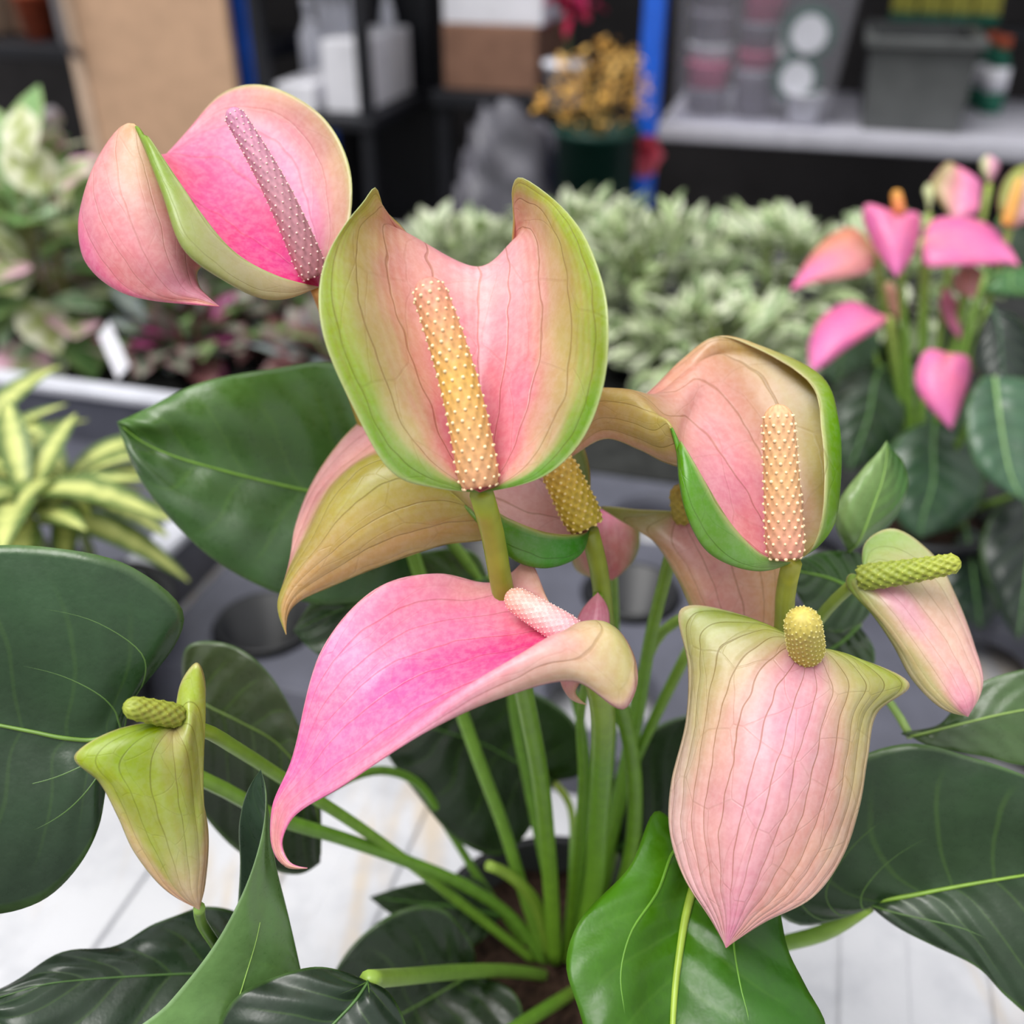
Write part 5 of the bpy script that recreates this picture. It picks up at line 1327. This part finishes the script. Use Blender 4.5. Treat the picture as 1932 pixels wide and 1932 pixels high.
for i, px in enumerate((586, 612, 638, 716)):
    bu_, _ = W(px, 60, BV + 0.26)
    if px < 640:
        zz = bz + (0.0565 if False else 0.001)
        bottle(bu_, BV + 0.335, bz + 0.001, 0.017, 0.25, ['leftmost of the white bottles on the black shelf', 'second white bottle from the left on the black shelf', 'third white bottle from the left on the black shelf'][i], 'white bottles on the black shelf')
    else:
        bottle(bu_ - 0.01, BV + 0.335, bz + 0.001, 0.016, 0.25, 'white bottle behind the carton at the right post', 'white bottles on the black shelf')
bu_, _ = W(592, 150, BV + 0.25)
bottle(bu_, BV + 0.255, bz + 0.001, 0.026, 0.19, 'squat white bottle left of the white carton', 'white bottles on the black shelf')

# boxes on a dark plinth in the middle
KV = RV + 0.10
ka, kz = W(838, 168, KV); kb, _ = W(1012, 168, KV)
tbl = empty('black_table', B3((ka + kb) / 2, KV + 0.15, 0), 'black low table under the cardboard box', 'table')
bx('top', ka - 0.02, kb + 0.05, KV - 0.03, KV + 0.34, kz - 0.03, kz, M['black_unit'], tbl)
for (u, v) in ((ka, KV), (kb + 0.02, KV), (ka, KV + 0.3), (kb + 0.02, KV + 0.3)):
    bx('leg', u - 0.015, u + 0.015, v - 0.015, v + 0.015, 0.0, kz - 0.03, M['black_unit'], tbl)
_, kz2 = W(920, 48, KV)
cb = bx('cardboard_box', ka, kb, KV, KV + 0.26, kz + 0.001, kz2, M['cardboard'], None, 0.003)
tag(cb, 'brown cardboard box on the black table', 'box')
wb2 = bx('white_box', ka, kb + 0.01, KV + 0.005, KV + 0.255, kz2 + 0.001, kz2 + 0.13, M['white_card'], None, 0.003)
tag(wb2, 'white box on top of the brown cardboard box', 'box')

# grey crumpled sack
bm = bmesh.new()
bmesh.ops.create_icosphere(bm, subdivisions=4, radius=1.0)
sc_, sz_ = W(950, 390, RV - 0.16)
_, sz1 = W(960, 225, RV - 0.16)
for q in bm.verts:
    n_ = Vector(q.co).normalized()
    k_ = 1 + 0.10 * math.sin(4 * n_.x + 9 * n_.z) * math.cos(4 * n_.y + 7 * n_.z) + 0.05 * math.sin(7 * n_.x - 6 * n_.y + 19 * n_.z)
    q.co = Vector((math.copysign(abs(n_.x) ** 0.8, n_.x) * 0.11 * k_, n_.y * 0.09 * k_, math.copysign(abs(n_.z) ** 0.35, n_.z) * k_ * sz1 * 0.48))
bm.verts.index_update()
vz_ = [np.array(q.co) + np.array([0, 0, 0]) for q in bm.verts]
zmin = min(q[2] for q in vz_)
ff = [[x.index for x in fc.verts] for fc in bm.faces]
bm.free()
cs = B3(sc_, RV - 0.12, 0)
sk = link_mesh('grey_sack', [q + cs - np.array([0, 0, zmin]) for q in vz_], ff, M['sack'], None, True, loc=cs)
tag(sk, 'tall crumpled grey plastic sack standing beside the green pot', 'sack')

# yellow dried flowers in a tall green pot
YV = RV - 0.22
yu, yz = W(1112, 268, YV)
ya, _ = W(1042, 300, YV); yb, _ = W(1198, 300, YV)
yc = B3(yu, YV + 0.07, 0)
yp = empty('potted_flowers', yc, 'mass of yellow dried flowers in a tall dark green pot', 'plant')
rr_ = (yb - ya) / 2
lathe('pot', [(rr_ * 0.8, 0), (rr_, yz), (rr_ * 1.06, yz), (rr_ * 1.06, yz + 0.012), (rr_ * 0.95, yz + 0.012), (rr_ * 0.93, yz - 0.02)], yc, M['green_pot'], yp, 36)
lathe('compost', [(rr_ * 0.92, 0), (0.001, 0.004)], yc + np.array([0, 0, yz - 0.015]), M['soil'], yp, 30)
YEL = [leaf_mesh('dried_floret', 0.45, 0.3, 0.1, lambda s, t: (240 - 16 * t, 198 - 20 * t, 104)), leaf_mesh('dried_floret', 0.4, 0.1, 0.2, lambda s, t: (226, 176, 84))]
_, ytop = W(1130, 75, YV)
yh = ytop - yz
for k in range(9):
    a = k * 0.7
    stem_mat_tube(yp, [yc + np.array([0.01 * math.cos(a), 0.01 * math.sin(a), yz - 0.01]), yc + np.array([0.03 * math.cos(a), 0.03 * math.sin(a), yz + yh * 0.4]), yc + np.array([0.06 * math.cos(a), 0.06 * math.sin(a), yz + yh * 0.75])], 0.003, '7a6a3a')
for k in range(290):
    a = random.uniform(0, 2 * math.pi); el = math.asin(random.uniform(-0.4, 1)); q = random.uniform(0.4, 1) ** 0.5
    p = yc + np.array([0.092 * q * math.cos(a) * math.cos(el), 0.092 * q * math.sin(a) * math.cos(el), yz + yh * (0.36 + 0.6 * q * math.sin(el))])
    place('floret', random.choice(YEL), yp, p, (random.uniform(-1, 1), random.uniform(-1, 1), random.uniform(-0.5, 1)), (0, 0, 1), random.uniform(0.012, 0.026))
su_, szz = W(1012, 208, YV)
for k in range(14):
    place('floret', random.choice(YEL), yp, B3(su_, YV + 0.07, szz) + RNG.normal(0, 0.008, 3), (random.uniform(-1, 1), random.uniform(-1, 1), random.uniform(-0.5, 1)), (0, 0, 1), 0.026)
stem_mat_tube(yp, [yc + np.array([-0.03, 0, yz]), B3(su_, YV + 0.07, szz)], 0.003, '7a6a3a')

# magenta flowers leaning in from above
RED = [leaf_mesh('magenta_petal', 0.6, 0.3, 0.1, lambda s, t: (190, 30, 78)), leaf_mesh('magenta_petal', 0.6, 0.2, 0.1, lambda s, t: (150, 22, 70))]
ru, rz_ = W(1050, 20, RV - 0.1)
rc = B3(ru, RV - 0.02, kz + 0.001)
rp = empty('potted_flowers', rc, 'magenta flowers beside the white box', 'plant')
lathe('pot', [(0.03, 0), (0.04, 0.07), (0.043, 0.07), (0.043, 0.08), (0.036, 0.08)], rc, M['white_bottle'], rp, 24)
stem_mat_tube(rp, [rc + np.array([0, 0, 0.06]), rc + np.array([0.005, 0, 0.12]), B3(ru, RV - 0.02, rz_)], 0.004, '4a5a34')
for k in range(60):
    place('petal', random.choice(RED), rp, B3(ru, RV - 0.02, rz_ + 0.015) + RNG.normal(0, 1, 3) * np.array([0.022, 0.02, 0.02]), (random.uniform(-1, 1), random.uniform(-1, 1), random.uniform(-0.7, 0.8)), (0, 0, 1), random.uniform(0.025, 0.045))

# red rosette tied to the post
ku, kzr = W(1216, 288, RV - 0.09)
kc = B3(ku, RV - 0.09, kzr)
ko = empty('red_rosette', kc, 'round pinkish red rosette fixed to the blue post', 'ornament')
ROS = leaf_mesh('rosette_petal', 0.95, -0.5, 0.05, lambda s, t: (245 - 10 * t, 110 + 20 * t, 146))
for k in range(26):
    a = k * 2.399; q = math.sqrt(k / 26)
    d = -E2 * (0.9 - 0.75 * q) + E1 * math.cos(a) * (0.3 + q) + EZ * math.sin(a) * (0.3 + q)
    place('petal', ROS, ko, kc - E2 * 0.002 * (26 - k) * 0.3, d, -E2, 0.028 + 0.014 * q)
lathe('core', [(0.012, -0.012), (0.017, 0), (0.012, 0.012), (0.002, 0.016)], kc, M['pink_pot'], ko, 16)

# ---- goods on the grey shelf
SZ = 0.976 + 0.0305
def pot_stack(px0, px1, v, items, label):
    ua, _ = W(px0, 150, v); ub, _ = W(px1, 150, v)
    r = (ub - ua) / 2
    c = B3((ua + ub) / 2, v + r, SZ + 0.004)
    e = empty('pot_stack', c, label, 'pots', 'stacks of pots in the clear tub')
    z = 0.0
    for (h, mat) in items:
        lathe('pot', [(r * 0.84, z + 0.001), (r * 0.97, z + h * 0.82), (r, z + h * 0.84), (r, z + h - 0.001), (r * 0.9, z + h - 0.001)], c, M[mat], e, 24)
        z += h
pot_stack(1288, 1374, RV + 0.09, [(0.045, 'grey_pot'), (0.05, 'pink_pot'), (0.03, 'lid_white'), (0.06, 'grey_pot'), (0.04, 'grey_pot'), (0.02, 'lid_white'), (0.05, 'grey_pot')], 'left stack of grey and pink pots inside the clear tub')
pot_stack(1382, 1466, RV + 0.09, [(0.085, 'grey_pot'), (0.032, 'pink_pot'), (0.05, 'grey_pot'), (0.055, 'pink_pot'), (0.06, 'grey_pot')], 'right stack of pink and grey pots inside the clear tub')
def disc(px, py, rp_, v, label, z_sup=None):
    u_, z_ = W(px, py, v)
    r = rp_ / FPX * 2.1
    e = empty('lidded_tub', B3(u_, v, z_), label, 'tub', 'white lidded tubs in the clear box')
    def ax(prof, mat, nm):
        v_, f_ = [], []
        n = 28
        for (rr2, d) in prof:
            for j in range(n):
                a = 2 * math.pi * j / n
                v_.append(B3(u_ + rr2 * math.cos(a), v + d, z_ + rr2 * math.sin(a)))
        for i in range(len(prof) - 1):
            for j in range(n):
                j2 = (j + 1) % n
                f_.append((i * n + j, (i + 1) * n + j, (i + 1) * n + j2, i * n + j2))
        f_.append(tuple(range(n))); f_.append(tuple((len(prof) - 1) * n + j for j in range(n))[::-1])
        link_mesh(nm, v_, f_, M[mat], e, False)
    ax([(r * 0.70, -0.004), (r * 0.70, 0.0)], 'lid_white', 'lid')
    ax([(r * 1.0, 0.0), (r * 1.06, 0.003), (r, 0.02), (r * 0.9, 0.06)], 'lid_green', 'body')
disc(1527, 64, 42, RV + 0.07, 'larger white lid with green rim facing out of the clear tub')
disc(1478, 78, 38, RV + 0.12, 'white lid with green rim half behind the larger one')
disc(1503, 149, 39, RV + 0.07, 'lower white lid with green rim above the white cup')
cu_, _ = W(1515, 210, RV + 0.06)
cup = lathe('white_cup', [(0.026, 0), (0.032, 0.05), (0.034, 0.05), (0.034, 0.055), (0.029, 0.055), (0.024, 0.006)], B3(cu_, RV + 0.07, SZ + 0.004), M['lid_white'], None, 24, loc=B3(cu_, RV + 0.07, SZ + 0.004))
tag(cup, 'small white cup at the bottom of the clear tub', 'cup')
# clear tub
kt = NT('clear_plastic')
tr_ = kt.n('ShaderNodeBsdfTransparent'); tr_.inputs['Color'].default_value = (0.97, 0.97, 0.985, 1)
gl_ = kt.bsdf((0.75, 0.74, 0.8, 1), 0.25, None, 0.5)
mx_ = kt.n('ShaderNodeMixShader'); mx_.inputs[0].default_value = 0.07
kt.l(tr_.outputs[0], mx_.inputs[1]); kt.l(gl_, mx_.inputs[2]); kt.l(mx_.outputs[0], kt.out.inputs['Surface'])
M['clear'] = kt.m
ta, _ = W(1272, 225, RV + 0.04); tb, _ = W(1556, 230, RV + 0.04)
tub = empty('clear_tub', B3((ta + tb) / 2, RV + 0.18, SZ), 'clear plastic tub of pots and lids on the grey shelf', 'tub')
TZ = 0.42
w2 = 0.045
def wall_panel(p, name):
    q = [np.array(x) for x in p]
    n_ = np.cross(q[1] - q[0], q[3] - q[0]); n_ /= np.linalg.norm(n_)
    vv = q + [x + n_ * 0.003 for x in q]
    link_mesh(name, vv, [(0, 1, 2, 3), (7, 6, 5, 4), (0, 4, 5, 1), (1, 5, 6, 2), (2, 6, 7, 3), (3, 7, 4, 0)], M['clear'], tub, False)
v0_, v1_ = RV + 0.04, RV + 0.34
wall_panel([B3(ta, v0_, SZ), B3(tb, v0_, SZ), B3(tb + w2, v0_ - 0.02, SZ + TZ), B3(ta - w2 * 0.3, v0_ - 0.02, SZ + TZ)], 'front_wall')
wall_panel([B3(tb, v0_, SZ), B3(tb, v1_, SZ), B3(tb + w2, v1_ + 0.02, SZ + TZ), B3(tb + w2, v0_ - 0.02, SZ + TZ)], 'side_wall')
wall_panel([B3(ta, v1_, SZ), B3(ta, v0_, SZ), B3(ta - w2 * 0.3, v0_ - 0.02, SZ + TZ), B3(ta - w2 * 0.3, v1_ + 0.02, SZ + TZ)], 'side_wall')
wall_panel([B3(tb, v1_, SZ), B3(ta, v1_, SZ), B3(ta - w2 * 0.3, v1_ + 0.02, SZ + TZ), B3(tb + w2, v1_ + 0.02, SZ + TZ)], 'back_wall')
bx('tub_base', ta, tb, v0_, v1_, SZ, SZ + 0.003, M['clear'], tub, 0.0)

# grey bin
ga, _ = W(1625, 235, RV + 0.05); gb, _ = W(1812, 235, RV + 0.05)
_, gz = W(1620, 72, RV + 0.03)
gbin = empty('grey_bin', B3((ga + gb) / 2, RV + 0.15, SZ), 'charcoal grey open bin on the steel shelf', 'bin')
hgt = gz - SZ
bv, bf = boxmesh(ga - 0.006, gb + 0.006, RV + 0.045, RV + 0.30, SZ + 0.0005, SZ + hgt, 0.0, 0.08)
bf2 = [f for i, f in enumerate(bf) if i != 1]
iv, if_ = boxmesh(ga, gb, RV + 0.05, RV + 0.295, SZ + 0.006, SZ + hgt, 0.0, 0.08)
if2 = [[len(bv) + x for x in f[::-1]] for i, f in enumerate(if_) if i != 1]
ringf = [(4 + j, 4 + (j + 1) % 4, len(bv) + 4 + (j + 1) % 4, len(bv) + 4 + j) for j in range(4)]
link_mesh('body', list(bv) + list(iv), list(bf2) + if2 + ringf, M['bin_grey'], gbin, False)
for (a, b, c, d) in ((ga - 0.016, gb + 0.016, RV + 0.032, RV + 0.044), (ga - 0.016, gb + 0.016, RV + 0.301, RV + 0.313), (ga - 0.018, ga - 0.007, RV + 0.044, RV + 0.301), (gb + 0.007, gb + 0.018, RV + 0.044, RV + 0.301)):
    bx('rim', a, b, c, d, SZ + hgt - 0.014, SZ + hgt + 0.002, M['bin_grey'], gbin, 0.003)

# packets on a rear ledge and bottles behind the bin
LV = RV + 0.40
la, lz = W(1675, 44, LV); lb_, _ = W(1885, 44, LV)
led = empty('rear_ledge', B3((la + lb_) / 2, LV + 0.03, SZ), 'dark ledge carrying the yellow and green packets', 'shelf')
bx('board', la - 0.04, lb_ + 0.2, LV - 0.02, LV + 0.06, lz - 0.02, lz, M['black_unit'], led)
bx('support', la - 0.03, la - 0.01, LV, LV + 0.05, SZ, lz - 0.02, M['black_unit'], led)
bx('support', lb_ + 0.15, lb_ + 0.17, LV, LV + 0.05, SZ, lz - 0.02, M['black_unit'], led)
pwid = (lb_ - la) / 4
for i in range(4):
    e = empty('seed_packet', B3(la + pwid * (i + 0.5), LV + 0.02, lz), ['leftmost', 'second from left', 'third from left', 'rightmost'][i] + ' of the yellow and green packets above the bin', 'packet', 'packets above the bin')
    bx('carton', la + pwid * i + 0.003, la + pwid * (i + 1) - 0.003, LV, LV + 0.04, lz + 0.0005, lz + 0.16, M['yellow_pack'], e, 0.002)
    bx('green_band', la + pwid * i + 0.002, la + pwid * (i + 1) - 0.002, LV - 0.002, LV + 0.042, lz + 0.001, lz + 0.022, M['green_pack'], e, 0.001)
for i, (px, dv) in enumerate(((1855, 0.36), (1880, 0.30))):
    uu, _ = W(px, 150, RV + dv)
    e = empty('feed_bottle', B3(uu, RV + dv, SZ), ['green and white feed bottle right behind the grey bin', 'green and white feed bottle nearest the right end of the shelf'][i], 'bottle', 'feed bottles behind the bin')
    c = B3(uu, RV + dv, SZ + 0.0005)
    lathe('body', [(0.02, 0), (0.022, 0.004), (0.022, 0.04)], c, M['green_pack'], e, 18)
    lathe('label_band', [(0.0222, 0.04), (0.0222, 0.085)], c, M['white_card'], e, 18)
    lathe('neck', [(0.022, 0.085), (0.01, 0.11), (0.01, 0.12)], c, M['green_pack'], e, 18)
    lathe('cap', [(0.012, 0.12), (0.012, 0.14)], c, M['orange'], e, 14)

# ---- far left: goods on the dark shelf, steel rail
sz0 = 1.0905
ou, _ = W(97, 60, RV + 0.15)
ot = lathe('terracotta_pot', [(0.03, 0), (0.042, 0.085), (0.047, 0.085), (0.047, 0.105), (0.04, 0.105)], B3(ou - 0.03, RV + 0.15, sz0), M['orange'], None, 28, loc=B3(ou - 0.03, RV + 0.15, sz0))
tag(ot, 'orange terracotta pot on the dark shelf beside the wooden door', 'pot')
wu, _ = W(22, 50, RV + 0.12)
wd = bx('wooden_crate', wu - 0.22, wu - 0.09, RV + 0.10, RV + 0.3, sz0, sz0 + 0.22, M['wood_edge'], None, 0.004)
tag(wd, 'pale wooden crate side at the upper left corner', 'crate')
bu_, _ = W(50, 50, RV + 0.2)
bd = bx('brown_box', bu_ - 0.035, bu_ + 0.008, RV + 0.2, RV + 0.35, sz0, sz0 + 0.2, M['cardboard'], None, 0.004)
tag(bd, 'narrow brown box between the crate and the terracotta pot', 'box')
ra_, rb_ = G(-60, 268, 1.0), G(160, 185, 1.0)
a_, b_ = uv(ra_)
rail = empty('steel_trolley', B3(a_ - 0.1, b_ + 0.4, 0), 'grey steel trolley rail at the left behind the splashed plants', 'trolley')
v_, f_ = tube([B3(a_, b_ - 0.1, 1.0), B3(a_ + 0.0, b_ + 0.1, 1.0), B3(a_, b_ + 0.24, 1.0)], 0.02, 12)
link_mesh('rail', v_, f_, M['shelf_grey'], rail)
for k in (0.0, 0.22):
    v_, f_ = tube([B3(a_, b_ + k, 0.0), B3(a_, b_ + k, 0.985)], 0.016, 10)
    link_mesh('leg', v_, f_, M['shelf_grey'], rail)
bx('deck', a_ - 0.5, a_ - 0.022, b_ - 0.1, b_ + 0.24, 0.9, 0.93, M['black_unit'], rail)
v_, f_ = tube([B3(a_ - 0.5, b_ + 0.2, 0.0), B3(a_ - 0.5, b_ + 0.2, 0.9)], 0.016, 10)
link_mesh('leg', v_, f_, M['shelf_grey'], rail)
